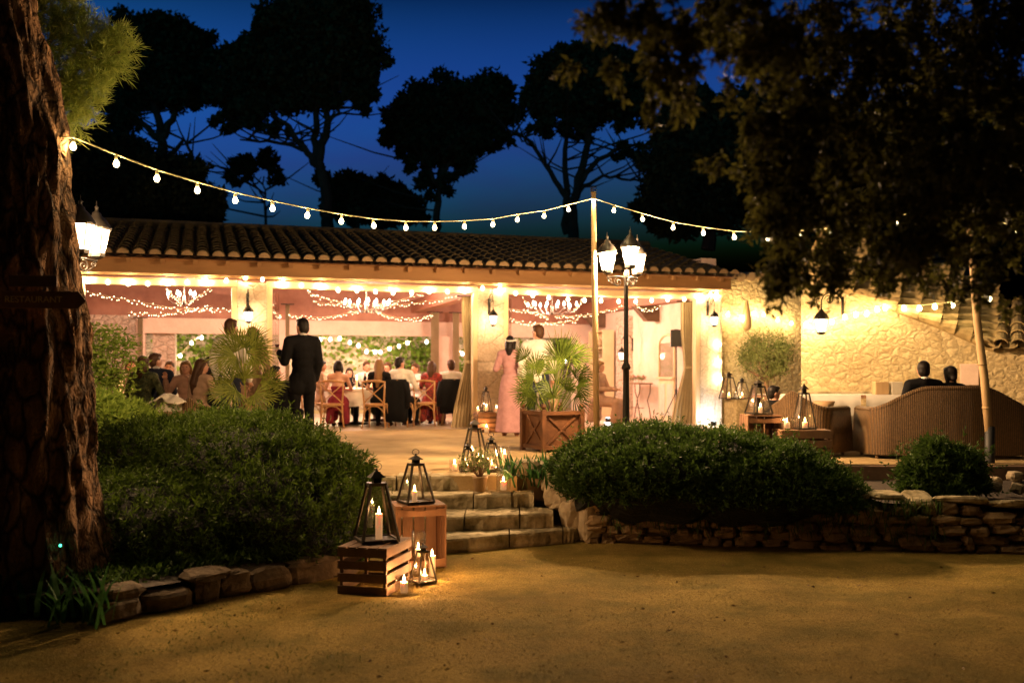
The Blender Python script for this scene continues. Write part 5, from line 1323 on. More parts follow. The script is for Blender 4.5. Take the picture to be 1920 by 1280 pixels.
# ================= sprig based hedges
def sprigs(c,nrm,n_,L,W_,up=.6,spread=.5,h=.07):
    """c (N,3) roots on the surface, nrm outward: each sprig an upright twig with n_ leaflets"""
    N_=len(c); ax=unit(nrm*.7+np.array([0,0,up])+rng.normal(size=(N_,3))*.25)
    k=rng.random((N_,n_)); cc=(c[:,None,:]+ax[:,None,:]*(k[:,:,None]*h)).reshape(-1,3)
    d=(ax[:,None,:]*.6+unit(rng.normal(size=(N_,n_,3)))*spread*1.4).reshape(-1,3)
    return leaves(cc,d,L*(.6+.8*rng.random(len(cc))),W_)
def hedge(name,label,cat,lobes,z0,m,n_s,n_l,L,W_,seed=0,h=.07,group=None,up=.6,lump=.10,core=.86,coremat='green',hang=None):
    """lobes: list of (cx,cy,cz,rx,ry,rz) ellipsoids, world coords"""
    cx=sum(l[0] for l in lobes)/len(lobes); cy=sum(l[1] for l in lobes)/len(lobes); o=Vector((cx,cy,z0)); t=empty(name,o,0,label,cat,group)
    Cs=[];Ns=[]
    area=[l[3]*l[4]+l[3]*l[5]+l[4]*l[5] for l in lobes]; tot=sum(area)
    for l,a in zip(lobes,area):
        k=int(n_s*a/tot); d=unit(rng.normal(size=(k,3))); d[:,2]=np.abs(d[:,2])*1.0-.35*(rng.random(k)); d=unit(d)
        lm=np.array([mn.noise(Vector(q)*3.0+Vector((seed,l[0],0)))*1.0+.7*mn.noise(Vector(q)*7.5+Vector((seed*2,0,l[1]))) for q in d])
        c=np.array(l[:3])+d*np.array(l[3:])*(1+lump*lm)[:,None]*(1-.06*rng.random((k,1))**2)
        keep=np.ones(k,bool)
        for l2 in lobes:
            if l2 is l: continue
            q=(c-np.array(l2[:3]))/np.array(l2[3:]); keep&=(q**2).sum(1)>.80
        keep&=c[:,2]>z0-.02
        Cs.append(c[keep]); Ns.append(unit(d/np.array(l[3:]))[keep])
    c=np.concatenate(Cs); nn=np.concatenate(Ns)
    k_=rng.random(len(c))<.045
    q_=np.concatenate([sprigs(c,nn,n_l,L,W_,up,h=h),sprigs(c[k_],nn[k_],n_l*2,L*.9,W_,up,h=h*2.3),sprigs(c[::3],nn[::3],n_l//2,L*1.7,W_*1.3,up,h=h*.8)])
    npmesh('foliage',q_-np.array(o),4,m,t)
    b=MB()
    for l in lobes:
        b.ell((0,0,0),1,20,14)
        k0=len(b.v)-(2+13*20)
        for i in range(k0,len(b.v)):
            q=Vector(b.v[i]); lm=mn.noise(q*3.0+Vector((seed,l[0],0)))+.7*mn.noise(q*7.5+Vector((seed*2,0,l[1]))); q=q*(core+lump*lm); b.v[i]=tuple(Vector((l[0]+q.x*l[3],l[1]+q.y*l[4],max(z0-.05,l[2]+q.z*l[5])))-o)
    b.build('dark_core',mat('hedge_core',(.003,.005,.002),(.006,.008,.003),.95,20,.03,40),t)  # solid near-black core; its colour stands in for shade between the leaves
    return t
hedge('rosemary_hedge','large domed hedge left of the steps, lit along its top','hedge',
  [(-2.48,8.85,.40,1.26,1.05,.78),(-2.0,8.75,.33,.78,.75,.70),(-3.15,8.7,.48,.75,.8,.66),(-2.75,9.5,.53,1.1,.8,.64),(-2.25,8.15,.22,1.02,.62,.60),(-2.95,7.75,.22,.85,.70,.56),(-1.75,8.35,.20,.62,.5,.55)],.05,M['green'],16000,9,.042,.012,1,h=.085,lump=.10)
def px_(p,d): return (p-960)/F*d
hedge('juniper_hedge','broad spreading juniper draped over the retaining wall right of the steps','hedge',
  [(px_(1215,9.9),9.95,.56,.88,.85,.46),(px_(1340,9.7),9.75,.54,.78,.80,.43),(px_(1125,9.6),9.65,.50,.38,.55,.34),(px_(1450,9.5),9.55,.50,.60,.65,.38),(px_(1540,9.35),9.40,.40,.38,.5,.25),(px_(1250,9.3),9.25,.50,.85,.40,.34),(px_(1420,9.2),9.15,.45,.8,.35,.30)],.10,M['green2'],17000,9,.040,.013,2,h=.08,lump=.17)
# trailing shoots that hang over the wall
n_=900; x=rng.random(n_)*3.0+.85; yb=9.42-(x-.72)*.15-.08; c=np.stack([x,yb-.10*rng.random(n_),.50-.32*rng.random(n_)**2],1)
o=empty('trailing_shoots',(1.5,9.2,0),0,'dry trailing shoots hanging down the face of the right retaining wall','plant')
d=rng.normal(size=c.shape)*.25+[0,-.1,-1]; npmesh('shoots',leaves(c,d,.10+.10*rng.random(n_),.010)-np.array(o.location),4,M['green2'],o)
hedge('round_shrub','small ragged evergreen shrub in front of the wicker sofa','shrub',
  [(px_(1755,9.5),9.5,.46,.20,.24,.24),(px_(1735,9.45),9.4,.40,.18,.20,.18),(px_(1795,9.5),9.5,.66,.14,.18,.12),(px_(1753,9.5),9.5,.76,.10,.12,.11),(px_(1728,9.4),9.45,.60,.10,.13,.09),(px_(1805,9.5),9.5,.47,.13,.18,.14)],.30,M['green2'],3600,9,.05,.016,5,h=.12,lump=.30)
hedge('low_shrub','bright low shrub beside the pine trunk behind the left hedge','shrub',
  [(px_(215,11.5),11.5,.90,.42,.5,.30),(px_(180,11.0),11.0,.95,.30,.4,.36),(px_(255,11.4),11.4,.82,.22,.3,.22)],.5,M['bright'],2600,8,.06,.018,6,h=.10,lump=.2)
# airy bright shrub px 165-270, y 610-720
t=empty('bright_shrub',G(200,12.2),0,'airy yellow-green shrub glowing right of the pine trunk','shrub')
o=t.location; cs=blobs_px([(185,640,28),(175,680,30),(210,650,32),(240,655,22),(255,680,14),(200,700,35),(225,715,25),(180,720,30),(170,620,15)],12.2,.5,26)
c=np.array(cs); c=np.repeat(c,26,0)+rng.normal(size=(len(c)*26,3))*.055; d=rng.normal(size=c.shape)*[1,1,.5]+[.5,0,-.1]
npmesh('foliage',leaves(c,d,.075*(.6+.6*rng.random(len(c))),.026)-np.array(o),4,M['bright'],t)
b=MB(); 
for a in range(7): e=P(random.uniform(170,250),random.uniform(640,690),12.2)-o; b.tube([(0,0,0),e*.5+Vector((0,0,.1)),e],[.018,.012,.005],5)
b.build('stems',M['bark'],t)
# ================= fan palms
def fan_palm(loc,label,fans,trunk,seed=1,m='palm'):
    """fans: (hub offset vec, direction vec, radius)"""
    t=empty('fan_palm',loc,0,label,'palm'); r_=random.Random(seed); quads=[]; b=MB()
    for root,hub,dr,Rf in fans:
        root=Vector(root); hub=Vector(hub); dr=Vector(dr).normalized()
        mid=(root+hub)/2+Vector((0,0,-.02)); b.tube([root,mid,hub],[.009,.007,.006],5)
        side=dr.cross(Vector((r_.uniform(-.8,.8),-1,r_.uniform(-.7,.9)))).normalized(); nn=side.cross(dr)
        nb=20; swp=R(r_.uniform(125,195))
        for k in range(nb):
            a=(k/(nb-1)-.5)*swp+r_.uniform(-.03,.03); d=(dr*math.cos(a)+side*math.sin(a)).normalized(); L_=Rf*.88*(1-.22*abs(a)/R(110))*r_.uniform(.85,1.1)
            w_=.0085; sd=d.cross(nn).normalized(); fold=nn*(.012 if k%2 else -.012)
            c0=hub; c1=hub+d*L_*.5+fold; c2=hub+d*L_*.82+Vector((0,0,-.03*Rf)); c3=hub+d*L_+Vector((0,0,-r_.uniform(.0,.09)*Rf))
            quads.append([hub-sd*.002,c1-sd*w_,c1+sd*w_,hub+sd*.002]); quads.append([c1-sd*w_,c2-sd*w_*.6,c2+sd*w_*.6,c1+sd*w_]); quads.append([c2-sd*w_*.6,c3,c3+sd*.001,c2+sd*w_*.6])
    npmesh('fronds',np.array([[tuple(v) for v in q] for q in quads],float),4,M[m],t)
    b.build('petioles',M['palm'],t)
    if trunk:
        b=MB(); 
        for p0,p1,r0 in trunk:
            b.tube([p0,(Vector(p0)+Vector(p1))/2,p1],[r0*1.15,r0,r0*.9],10)
            for i in range(40):
                f=r_.random(); a=r_.uniform(0,6.28); q=Vector(p0).lerp(Vector(p1),f)+Vector((math.cos(a),math.sin(a),0))*r0*.9; b.tube([q,q+Vector((math.cos(a)*.03,math.sin(a)*.03,.06))],[.010,.003],4)
        b.build('trunk',M['bark'],t)
    return t
dP=12.3; base=G(455,dP)
def fpx(root,hub,tip,d,dy=0,dyt=0):
    r0=P(root[0],root[1],d)-base_; h=P(hub[0],hub[1],d)-base_+Vector((0,dy,0)); tp=P(tip[0],tip[1],d)-base_+Vector((0,dy+dyt,0)); return (r0,h,tp-h,(tp-h).length*1.0)
base_=base
fans=[]
top=(458,720)
for hub,tip,dy,dyt in (((442,660),(420,598),0,-.1),((452,652),(470,600),.1,.1),((475,655),(535,645),0,-.15),((430,665),(372,652),0,-.1),((448,668),(400,690),-.15,-.1),((478,668),(520,690),-.1,-.1),((462,640),(505,612),.2,0),((440,650),(395,620),.15,.1),((470,660),(500,640),-.2,-.15)):
    fans.append(fpx(top,hub,tip,dP,dy,dyt))
low=(462,762)
for hub,tip,dy,dyt in (((462,710),(462,655),-.1,-.1),((440,715),(395,690),-.1,-.1),((490,715),(528,700),0,-.1),((425,735),(385,715),-.1,0),((500,742),(545,730),-.1,-.1),((450,730),(420,765),-.2,-.1),((485,738),(520,770),-.2,-.1),((430,720),(400,742),.1,0),((500,722),(540,692),.1,0)):
    fans.append(fpx(low,hub,tip,dP,dy,dyt))
fan_palm(base,'tall double-headed fan palm on the terrace in front of the left pillar',fans,[((0,0,0),tuple(P(458,722,dP)-base),.045),((.06,.05,0),tuple(P(465,760,dP)-base),.05)],3)
base_=PLX+Vector((0,0,0)); dP=13.35; fans=[]
for hub,tip,dy,dyt in (((1052,680),(1075,600),0,-.1),((1048,675),(1035,615),.1,0),((1060,672),(1112,635),.1,-.05),((1070,668),(1122,662),-.1,-.1),((985,672),(965,645),0,0),
  ((1000,710),(955,705),-.15,-.1),((1005,690),(1000,650),-.1,0),((1040,700),(1025,655),-.25,-.1),((1075,705),(1110,690),-.2,-.1),((990,735),(948,722),-.1,-.1),((1080,725),(1122,735),-.1,-.1),((1030,725),(1000,745),-.35,-.1),((1060,730),(1070,700),-.35,-.1),((1075,745),(1115,765),-.2,-.1),((1005,740),(975,760),-.25,-.1),((1045,720),(1085,680),.2,0),((1020,690),(990,680),.25,0),((1090,700),(1125,712),.1,0),((1035,745),(1035,700),-.4,-.1),((1000,745),(960,765),.1,0)):
    fans.append(fpx((1036,790),hub,tip,dP,dy,dyt))
fan_palm(PLX,'wide bushy fan palm in the wooden planter beside the woman in pink',fans,[((0,0,.5),(.03,0,.75),.05)],8,'palm2')
# ================= iris and strap-leaf plants
def strap_plant(name,loc,label,n,L,W_,m,spread=.5,seed=0):
    t=empty(name,loc,0,label,'plant'); r_=random.Random(seed); q=[]
    for i in range(n):
        a=r_.uniform(0,6.28); o=Vector((r_.gauss(0,spread*.35),r_.gauss(0,spread*.3),0)); d=Vector((math.cos(a),math.sin(a),0)); side=Vector((-d.y,d.x,0)); Ll=L*r_.uniform(.6,1.15); bend=r_.uniform(.1,.75)
        P_=[o+d*(Ll*bend*(s**1.7))+Vector((0,0,Ll*(s-.42*bend*s*s*1.3))) for s in (0,.33,.66,1)]; ws=[W_,W_*1.1,W_*.8,.001]
        for k in range(3): q.append([P_[k]-side*ws[k]/2,P_[k]+side*ws[k]/2,P_[k+1]+side*ws[k+1]/2,P_[k+1]-side*ws[k+1]/2])
    npmesh('leaves',np.array([[tuple(v) for v in f] for f in q],float),4,M[m],t); return t
strap_plant('iris_plant',G(1010,10.15,.54),'clump of upright iris leaves below the planter box',150,.26,.030,'iris',.50,1)
strap_plant('iris_plant',G(1060,9.9,.46),'arching blue-green strap leaves spilling onto the right boulders',90,.34,.026,'iris',.50,2)
strap_plant('strap_leaf_plant',G(150,6.3,.02),'dark clump of strap leaves in the lower left bed',26,.42,.028,'iris',.30,3)
strap_plant('strap_leaf_plant',G(60,6.5,.05),'broad-leaved dark plant at the far left edge of the bed',22,.36,.04,'iris',.4,4)
strap_plant('strap_leaf_plant',G(235,7.0,.12),'single sparse strap plant under the left hedge',6,.26,.014,'iris',.2,5)
# ================= far pines (silhouettes against the dusk sky)
def far_tree(label,d,blobs,limbs,seed=0,leafsz=.24,dens=1.5,thin=None,group='umbrella pines against the dusk sky',m='far',cat='tree',name='umbrella_pine'):
    bx=sum(l[0][0] for l in limbs)/len(limbs) if limbs else blobs[0][0]
    o=G(bx,d,0); t=empty(name,o,0,label,cat,group); C=[]
    s=d/40.0
    for (px,py,rx,ry,*k) in blobs:
        kk=k[0] if k else 1.0
        n_=int(9000*dens*kk*(rx*ry)/(60*60)*.55); 
        nc=max(8,int(34*(rx*ry)/(60*60)*min(kk,1)+8)); cc=unit(rng.normal(size=(nc,3)))*(.35+.62*rng.random((nc,1)))*np.array([rx,rx*.8,ry])
        cr_=(.16+.20*rng.random(nc))*min(rx,ry)*(1 if kk>.6 else .8); pk=rng.integers(0,nc,n_)
        v=unit(rng.normal(size=(n_,3)))*(rng.random((n_,1))**.45)*cr_[pk][:,None]*np.array([1.15,1.1,.85])+cc[pk]
        k3=int(n_*.25) if kk>.6 else 0
        if k3: v[:k3]=unit(rng.normal(size=(k3,3)))*(rng.random((k3,1))**.5)*.82*np.array([rx,rx*.8,ry])
        v=v/F*d; C.append(v+np.array(P(px,py,d)))
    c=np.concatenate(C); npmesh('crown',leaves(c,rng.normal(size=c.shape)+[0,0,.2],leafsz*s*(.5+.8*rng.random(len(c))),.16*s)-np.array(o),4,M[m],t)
    if limbs:
        b=MB()
        for l in limbs:
            pts=[P(x,y,d)-o for x,y in l[:-1]]; r0=l[-1]/F*d
            # smooth resample
            fine=[]
            for i in range(len(pts)-1):
                for s_ in range(4): fine.append(pts[i].lerp(pts[i+1],s_/4)+Vector((random.gauss(0,.04*s),0,random.gauss(0,.04*s))))
            fine.append(pts[-1]); nn_=len(fine)
            if l[-1]<12:
                for _ in range(9):
                    q=fine[int(nn_*random.uniform(.35,1))-1]; e=q+Vector((random.gauss(0,1.5*s),random.gauss(0,1),random.uniform(.2,1.6)*s)); b.tube([q,q.lerp(e,.5)+Vector((0,0,-.12*s)),e],[.05*s,.035*s,.012*s],4)
            if True: b.tube(fine,[r0*(1-.65*i/nn_) for i in range(nn_)],7)
        b.build('trunk',M['bark_dark'],t)
    return t
far_tree('umbrella pine with a broad rounded crown at the far left of the sky',38,[(300,95,95,75),(350,110,60,70),(245,80,60,55),(330,160,80,50),(235,200,55,45,.7),(270,130,90,70),(210,240,45,30,.5)],
  [((310,430),(308,300),(300,240),(285,170),13),((305,260),(330,210),(345,150),8),((300,262),(262,225),(225,200),7),((312,300),(345,262),(362,300),5)],1)
far_tree('tallest umbrella pine, its crown cut by the top of the picture left of centre',36,[(600,80,120,95),(560,60,95,60),(520,130,95,80),(640,30,70,50),(665,120,60,60),(450,130,60,60),(470,190,75,40,.8),(570,170,80,50),(420,170,45,40,.8),(445,225,65,30,.55),(655,190,60,25,.45),(500,235,50,20,.3),(690,180,35,35,.35)],
  [((616,440),(614,400),(600,310),(590,260),(592,190),13),((598,300),(612,240),(618,180),10),((604,320),(575,285),(540,240),(510,215),8),((570,282),(520,268),(450,262),4),((615,230),(640,205),(680,195),4)],2)
far_tree('middle umbrella pine with a ragged low crown behind the roof',40,[(900,190,75,55),(850,200,80,60),(800,215,60,60),(760,230,45,55),(930,210,50,60),(830,265,90,45),(860,300,45,35,.5),(780,290,40,40,.5),(735,270,25,40,.5),(900,270,60,30,.5),(815,345,50,35,.4)],
  [((816,440),(818,380),(830,320),(835,270),8),((828,330),(850,300),(880,270),5),((822,350),(800,310),(780,280),5)],3)
far_tree('multi-stemmed umbrella pine directly above the pale pole',38,[(1110,140,110,60),(1060,150,75,60),(1170,160,60,65),(1120,190,110,50),(1010,190,40,40,.7),(1100,110,70,30),(1190,220,50,40,.6),(1080,240,90,30,.35),(1180,290,60,30,.25),(1030,235,55,25,.4)],
  [((1075,450),(1075,380),(1090,320),(1105,250),(1110,200),11),((1062,440),(1060,360),(1060,280),(1070,220),8),((1062,370),(1035,325),(1000,275),(965,245),6),((1082,350),(1120,300),(1160,280),(1200,270),6),((1085,360),(1130,330),(1180,335),(1230,345),4),((1000,275),(980,262),(955,250),3)],4)
far_tree('dark bushy evergreen mass above the right end of the roof',32,[(1310,240,100,70),(1290,330,90,90),(1370,320,90,110),(1400,230,70,60),(1260,400,70,50),(1450,300,80,120),(1550,320,120,140),(1700,330,160,150),(1880,330,140,160)],
  [((1330,470),(1330,380),(1320,300),14)],5,leafsz=.34,group=None,name='evergreen_tree')
far_tree('dark evergreen shrubs behind the left end of the roof',30,[(230,330,80,70),(300,350,100,80),(180,300,60,60),(370,390,60,50),(200,400,90,60),(130,360,60,60)],
  [((250,470),(250,380),(245,330),12)],6,leafsz=.30,group=None,name='evergreen_tree')
far_tree('small tree silhouette behind the roof between the first two pines',44,[(460,310,28,25),(500,300,22,20,.7),(440,330,25,15,.6),(520,330,18,20,.4)],[((496,430),(497,380),(495,330),3),((497,370),(470,335),(450,320),2)],7,group=None,name='small_tree')
far_tree('low dark tree behind the roof right of the tallest pine',44,[(650,345,40,30),(690,360,40,30),(640,380,50,40),(720,350,35,22,.8),(760,390,50,35),(700,400,60,30),(600,330,20,15,.5)],[((670,440),(672,380),(675,350),4)],8,group=None,name='small_tree')
# ================= near overhanging tree on the right (blurred by the lens)
bx=[(1130,15,45,1),(1200,25,45,.9),(1250,40,55,.9),(1235,100,32,.9),(1275,120,45,.9),(1258,150,32,.8),(1290,185,22,.6),(1210,190,14,.5),(1065,120,12,.4),(1145,110,14,.4),(1160,140,12,.4),
 (1320,20,60,.9),(1400,40,70,.9),(1460,100,65,1),(1420,90,50,.9),(1390,70,35,.9),(1520,60,90,1),(1620,80,120,1.3),(1760,90,140,1.4),(1880,90,140,1.4),(1500,150,60,.9),(1370,145,12,.5),
 (1440,200,45,.9),(1480,260,80,1.1),(1560,220,90,1.2),(1440,290,55,.9),(1415,325,42,.9),(1465,400,48,1),(1500,380,100,1.3),(1620,300,130,1.4),(1760,300,150,1.4),(1880,280,140,1.4),
 (1470,480,45,.9),(1520,480,70,1),(1600,440,80,.9),(1720,435,90,1.0),(1850,405,90,1.0),(1440,500,20,.7),(1560,500,28,.7),(1660,505,32,.8),(1760,505,36,.8),(1860,505,40,.8),(1447,532,10,.5),(1905,560,22,.5),(1810,540,16,.5),(1345,285,12,.4),(1500,200,60,1)]
t=empty('overhanging_tree',G(2150,4.6,0),0,'dark near tree whose drooping branches fill the upper right corner','tree'); o=t.location; C=[];D=[]
twigs=MB()
for px,py,r,k in bx:
    d=3.9+.9*random.random()+(.6 if px>1500 else 0); R_=r/F*d; nt_=max(3,int(k*30*(r/60)**1.75))
    for _ in range(nt_):
        v=rng.normal(size=3); v=v/np.linalg.norm(v)*R_*rng.random()**.45; q=np.array(P(px,py,d))+v*[1,1.6,1]
        # a drooping spray: short twig hanging down with leaves along
        L_=.04+.09*random.random(); ax=unit(np.array([rng.normal()*.35,rng.normal()*.35,-1.0])); n_=24
        s=rng.random((n_,1)); C.append(q+ax*s*L_+rng.normal(size=(n_,3))*.012); D.append(ax*.6+unit(rng.normal(size=(n_,3)))*.9)
        if random.random()<.5: twigs.tube([Vector(q-ax*.03),Vector(q+ax*L_)],[.0025,.001],4)
c=np.concatenate(C); d=np.concatenate(D)
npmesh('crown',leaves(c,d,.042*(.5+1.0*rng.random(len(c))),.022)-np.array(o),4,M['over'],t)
for i in range(len(twigs.v)): twigs.v[i]=tuple(Vector(twigs.v[i])-o)
twigs.build('twigs',M['bark_dark'],t)
b=MB(); b.tube([(0,0,0),(.05,0,1.2),(0,0,2.2),(-.3,0,3.2),(-.5,0,4.2)],[.22,.19,.16,.12,.07],10)
for l in (((2150,420),(1900,200),(1700,150),(1500,90)),((2150,300),(1900,300),(1700,330),(1560,360)),((2150,420),(2000,450),(1850,480),(1700,490))):
    b.tube([P(x,y,5.3-.1*i)-o for i,(x,y) in enumerate(l)],[.04,.025,.012,.004],6)
b.build('trunk',M['bark_dark'],t)

# leaf layer added to darken the left bed, where only shade falls
n_=16000; x=-3.9+2.9*rng.random(n_); y=6.6+1.9*rng.random(n_); kk=(y>6.62+(x+2.62)*1.18)&(y<9); x=x[kk]; y=y[kk]
c=np.stack([x,y,.16+.08*rng.random(len(x))],1); npmesh('bed_shade_leaves',leaves(c,rng.normal(size=c.shape)+[0,0,.9],.06,.022),4,M['green2'],kind='stuff')
# unseen trees added beside and behind the camera to block low skylight
c=[]
for i in range(64):
    a=R(118+304*i/63.0) ; a=R(90)+R(34)+R(292)*i/63; rr=rng.uniform(19,25); cx,cy=rr*math.cos(a),4+rr*math.sin(a)
    if cy>9 and abs(cx)<15: continue
    for z in (1.5,4,6.5,9): c.append(np.array([cx,cy,z])+rng.normal(size=(420,3))*[1.5,1.5,1.2])
c=np.concatenate(c); npmesh('sky_blocker_trees',leaves(c,rng.normal(size=c.shape),.8,.5),4,M['far'],kind='stuff')
# ================= people
def person(loc,rz,label,pose='sit',h=1.72,head=(0,0),look=0.0,lean=(0,0),hair='black',hairstyle='short',top=('shirt','whiteshirt'),bottom=('trousers','darksuit'),
           armL=None,armR=None,vox=.017,female=False,shoes='shoe',skirt_hem=.25,group='dinner guests',hands=False,sleeve=1.0):
    """local frame: faces -y. look: head yaw in radians; lean: (forward, sideways) of upper body in m at the head"""
    s=h/1.75; t=empty('person',loc,rz,label,'person',group,scale=s)
    sit=pose=='sit'; dz=-.40 if sit else 0; wS=.160 if female else .183; tw=.88 if female else 1.0
    V=Vector
    def ub(p):   # upper-body lean
        k=max(0,(p[2]-(.92+dz)))/.70; return V((p[0]+lean[1]*k,p[1]-lean[0]*k,p[2]))
    pel=V((0,0,.93+dz)); 
    hipL,hipR=V((-.09,0,.92+dz)),V((.09,0,.92+dz))
    if sit:
        kn=[V((-.12,-.44,.49)),V((.12,-.44,.49))]; an=[V((-.12,-.40,.09)),V((.12,-.40,.09))]
    else:
        kn=[V((-.10,-.02,.50)),V((.10,-.03,.50))]; an=[V((-.11,.02,.08)),V((.11,-.01,.08))]
    sh=[ub((-wS,0,1.42+dz)),ub((wS,0,1.42+dz))]
    dfl=[((-.25,.03,1.14),(-.22,-.10,.90)),((.25,.03,1.14),(.22,-.10,.90))] if not sit else [((-.26,-.08,1.16),(-.14,-.33,1.16)),((.26,-.08,1.16),(.14,-.33,1.16))]
    arms=[armL or dfl[0],armR or dfl[1]]
    arms=[(ub((a[0][0],a[0][1],a[0][2]+dz)),V((a[1][0]+0,a[1][1],a[1][2]+dz))) for a in arms]
    neck=ub((0,.012,1.46+dz)); hd=ub((head[0],-.015-head[1],1.625+dz)); Rh=Matrix.Rotation(look,3,'Z')
    # ---- body: one continuous surface
    b=MB()
    b.ell(hd,(.073,.090,.112),16,12,Rh); b.ell(hd+Rh@V((0,-.035,-.06)),(.050,.052,.055),12,9,Rh)
    b.ell(hd+Rh@V((0,-.094,-.012)),(.013,.020,.022),8,6,Rh)
    for q in (-1,1): b.ell(hd+Rh@V((q*.075,.005,-.01)),(.012,.022,.032),8,6,Rh)
    b.cap_chain([neck-V((0,0,.02)),hd+V((0,.01,-.07))],[.058,.052])
    def torso(b,g=0.0,z0=None):
        for z,rx,ry in ((.93,.148,.115),(1.02,.130 if not female else .118,.10),(1.12,.134 if not female else .115,.098),(1.24,.150*tw,.104),(1.34,.155*tw,.10),(1.41,.15*tw,.085)):
            c=ub((0,0,z+dz)); b.ell(c,(rx+g,ry+g,.105+g),16,9)
        b.cap_chain([sh[0],ub((0,.01,1.44+dz)),sh[1]],[.062+g,.075+g,.062+g])
    torso(b)
    for i in (0,1):
        b.cap_chain([sh[i],arms[i][0]],[.052*tw,.040*tw]); b.cap_chain([arms[i][0],arms[i][1]],[.040*tw,.027])
        # hand with palm, fingers and thumb
        e=arms[i][1]; dr=(e-arms[i][0]).normalized(); sd=dr.cross(V((0,0,1)))
        sd=sd.normalized() if sd.length>.1 else V((1,0,0)); nn=sd.cross(dr)
        b.ell(e+dr*.045,(.036,.036,.030),10,7)
        for f in range(4):
            r0=e+dr*.075+sd*(f-1.5)*.019; L_=(.065,.075,.070,.052)[f]; b.cap_chain([r0,r0+dr*L_*.55-nn*.012,r0+dr*L_-nn*.035],[.0095,.009,.008],6)
        b.cap_chain([e+dr*.025-sd*.03*(1 if i else -1),e+dr*.07-sd*.052*(1 if i else -1)-nn*.01],[.012,.009],6)
    for i in (0,1):
        b.cap_chain([(hipL,hipR)[i],kn[i]],[.088,.058]); b.cap_chain([kn[i],kn[i].lerp(an[i],.35)+V((0,.012,0)),an[i]],[.054,.055,.036])
        b.ell(an[i]+V((0,-.07,-.045)),(.042,.115,.035),10,7)
    remeshed(b,'body',M['skin'],t,vox if not hands else .011,1)
    # eyes and lips
    b=MB(); 
    for q in (-1,1): b.ell(hd+Rh@V((q*.030,-.082,.010)),(.011,.008,.007),8,5,Rh)
    b.build('eyes',M['eye'],t,smooth=True)
    MB().ell(hd+Rh@V((0,-.087,-.052)),(.022,.010,.007),8,5,Rh).build('lips',M['lip'],t,smooth=True)
    # ---- hair
    b=MB(); H=lambda x,y,z:hd+Rh@V((x,y,z))
    b.ell(H(0,.020,.028),(.084,.096,.100),14,10,Rh); b.ell(H(0,.045,-.02),(.078,.070,.085),12,9,Rh)
    if hairstyle=='short': b.ell(H(0,-.035,.080),(.062,.060,.036),10,7,Rh); 
    else:
        b.ell(H(0,-.02,.070),(.072,.075,.042),10,7,Rh)
        for q in (-1,1): b.cap_chain([H(q*.06,-.02,.05),H(q*.082,.01,-.03),H(q*.075,.03,-.11)],[.030,.026,.024],8)
    if hairstyle=='long': b.cap_chain([H(0,.05,0),H(0,.085,-.12),H(0,.13,-.26),H(.01,.135,-.42)],[.075,.070,.065,.03],12); b.cap_chain([H(-.05,.05,-.1),H(-.055,.10,-.30)],[.04,.03],8); b.cap_chain([H(.05,.05,-.1),H(.055,.10,-.30)],[.04,.03],8)
    if hairstyle=='mid': b.cap_chain([H(0,.04,0),H(0,.065,-.10),H(0,.07,-.19)],[.08,.082,.06],12)
    if hairstyle=='bun': b.ell(H(0,.085,.085),(.048,.048,.045),12,9)
    if hairstyle=='lowbun': b.ell(H(.03,.10,-.055),(.045,.045,.042),12,9)
    remeshed(b,'hair',M[hair+'hair'],t,.011,1)
    if hairstyle=='crown' or False: pass
    # ---- clothes
    kind,cm=top
    if kind in('shirt','jacket','dress','tee','bare'):
        b=MB(); g=.014 if kind!='jacket' else .020
        if kind!='bare': torso(b,g)
        else:
            for z,rx,ry in ((.93,.155,.115),(1.02,.125,.10),(1.12,.122,.098),(1.20,.14,.10)):
                c=ub((0,0,z+dz)); b.ell(c,(rx+g,ry+g,.07),16,9)
        for i in (0,1):
            if kind in('shirt','jacket') or (kind=='dress' and sleeve>0) or kind=='tee':
                k=1.0 if kind in('shirt','jacket') else sleeve
                e=sh[i].lerp(arms[i][0],min(1,k*1.6) if k<1 else 1); b.cap_chain([sh[i],e],[.058*tw+g,.047*tw+g])
                if k>=1: b.cap_chain([arms[i][0],arms[i][0].lerp(arms[i][1],.93)],[.046*tw+g,.034+g])
        if kind=='jacket':
            b.cap_chain([V((-.06,.0,.93+dz)),V((-.07,.0,.80+dz if not sit else .90+dz))],[.12,.125],12); b.cap_chain([V((.06,.0,.93+dz)),V((.07,.0,.80+dz if not sit else .90+dz))],[.12,.125],12)
            b.cap_chain([ub((0,.035,1.475+dz)),ub((0,.02,1.44+dz))],[.068,.08],10)
        if kind in('dress','bare'):
            if sit:
                for i in (0,1): b.cap_chain([(hipL,hipR)[i]+V((0,.01,0)),kn[i]+V((0,0,-.01))],[.125,.088],12); b.cap_chain([kn[i],kn[i]+V((0,.04,-(.49-skirt_hem)))],[.085,.10],12)
                b.cap_chain([V((0,-.1,.50)),V((0,-.42,.47))],[.10,.09],12)
                if skirt_hem<.3: b.cap_chain([V((-.15,.08,.45)),V((0,.10,.42)),V((.15,.08,.45))],[.08,.09,.08],10); b.cap_chain([V((-.13,.1,.42)),V((-.16,.12,.16))],[.08,.09],10); b.cap_chain([V((.13,.1,.42)),V((.16,.12,.16))],[.08,.09],10)
            else:
                n=34; rs=[]
                for z,rr in ((1.06,.135),(.95,.17),(.80,.195),(.55,.215),(.30,.235),(.12,.255),(.06,.26)):
                    rs.append([V(((rr+ .016*math.sin(k*2*math.pi*7/n)*(1.1-z))*math.cos(2*math.pi*k/n),(rr*.78+.012*math.sin(k*2*math.pi*5/n+1)*(1.1-z))*math.sin(2*math.pi*k/n),z)) for k in range(n)])
                b.rings(rs)
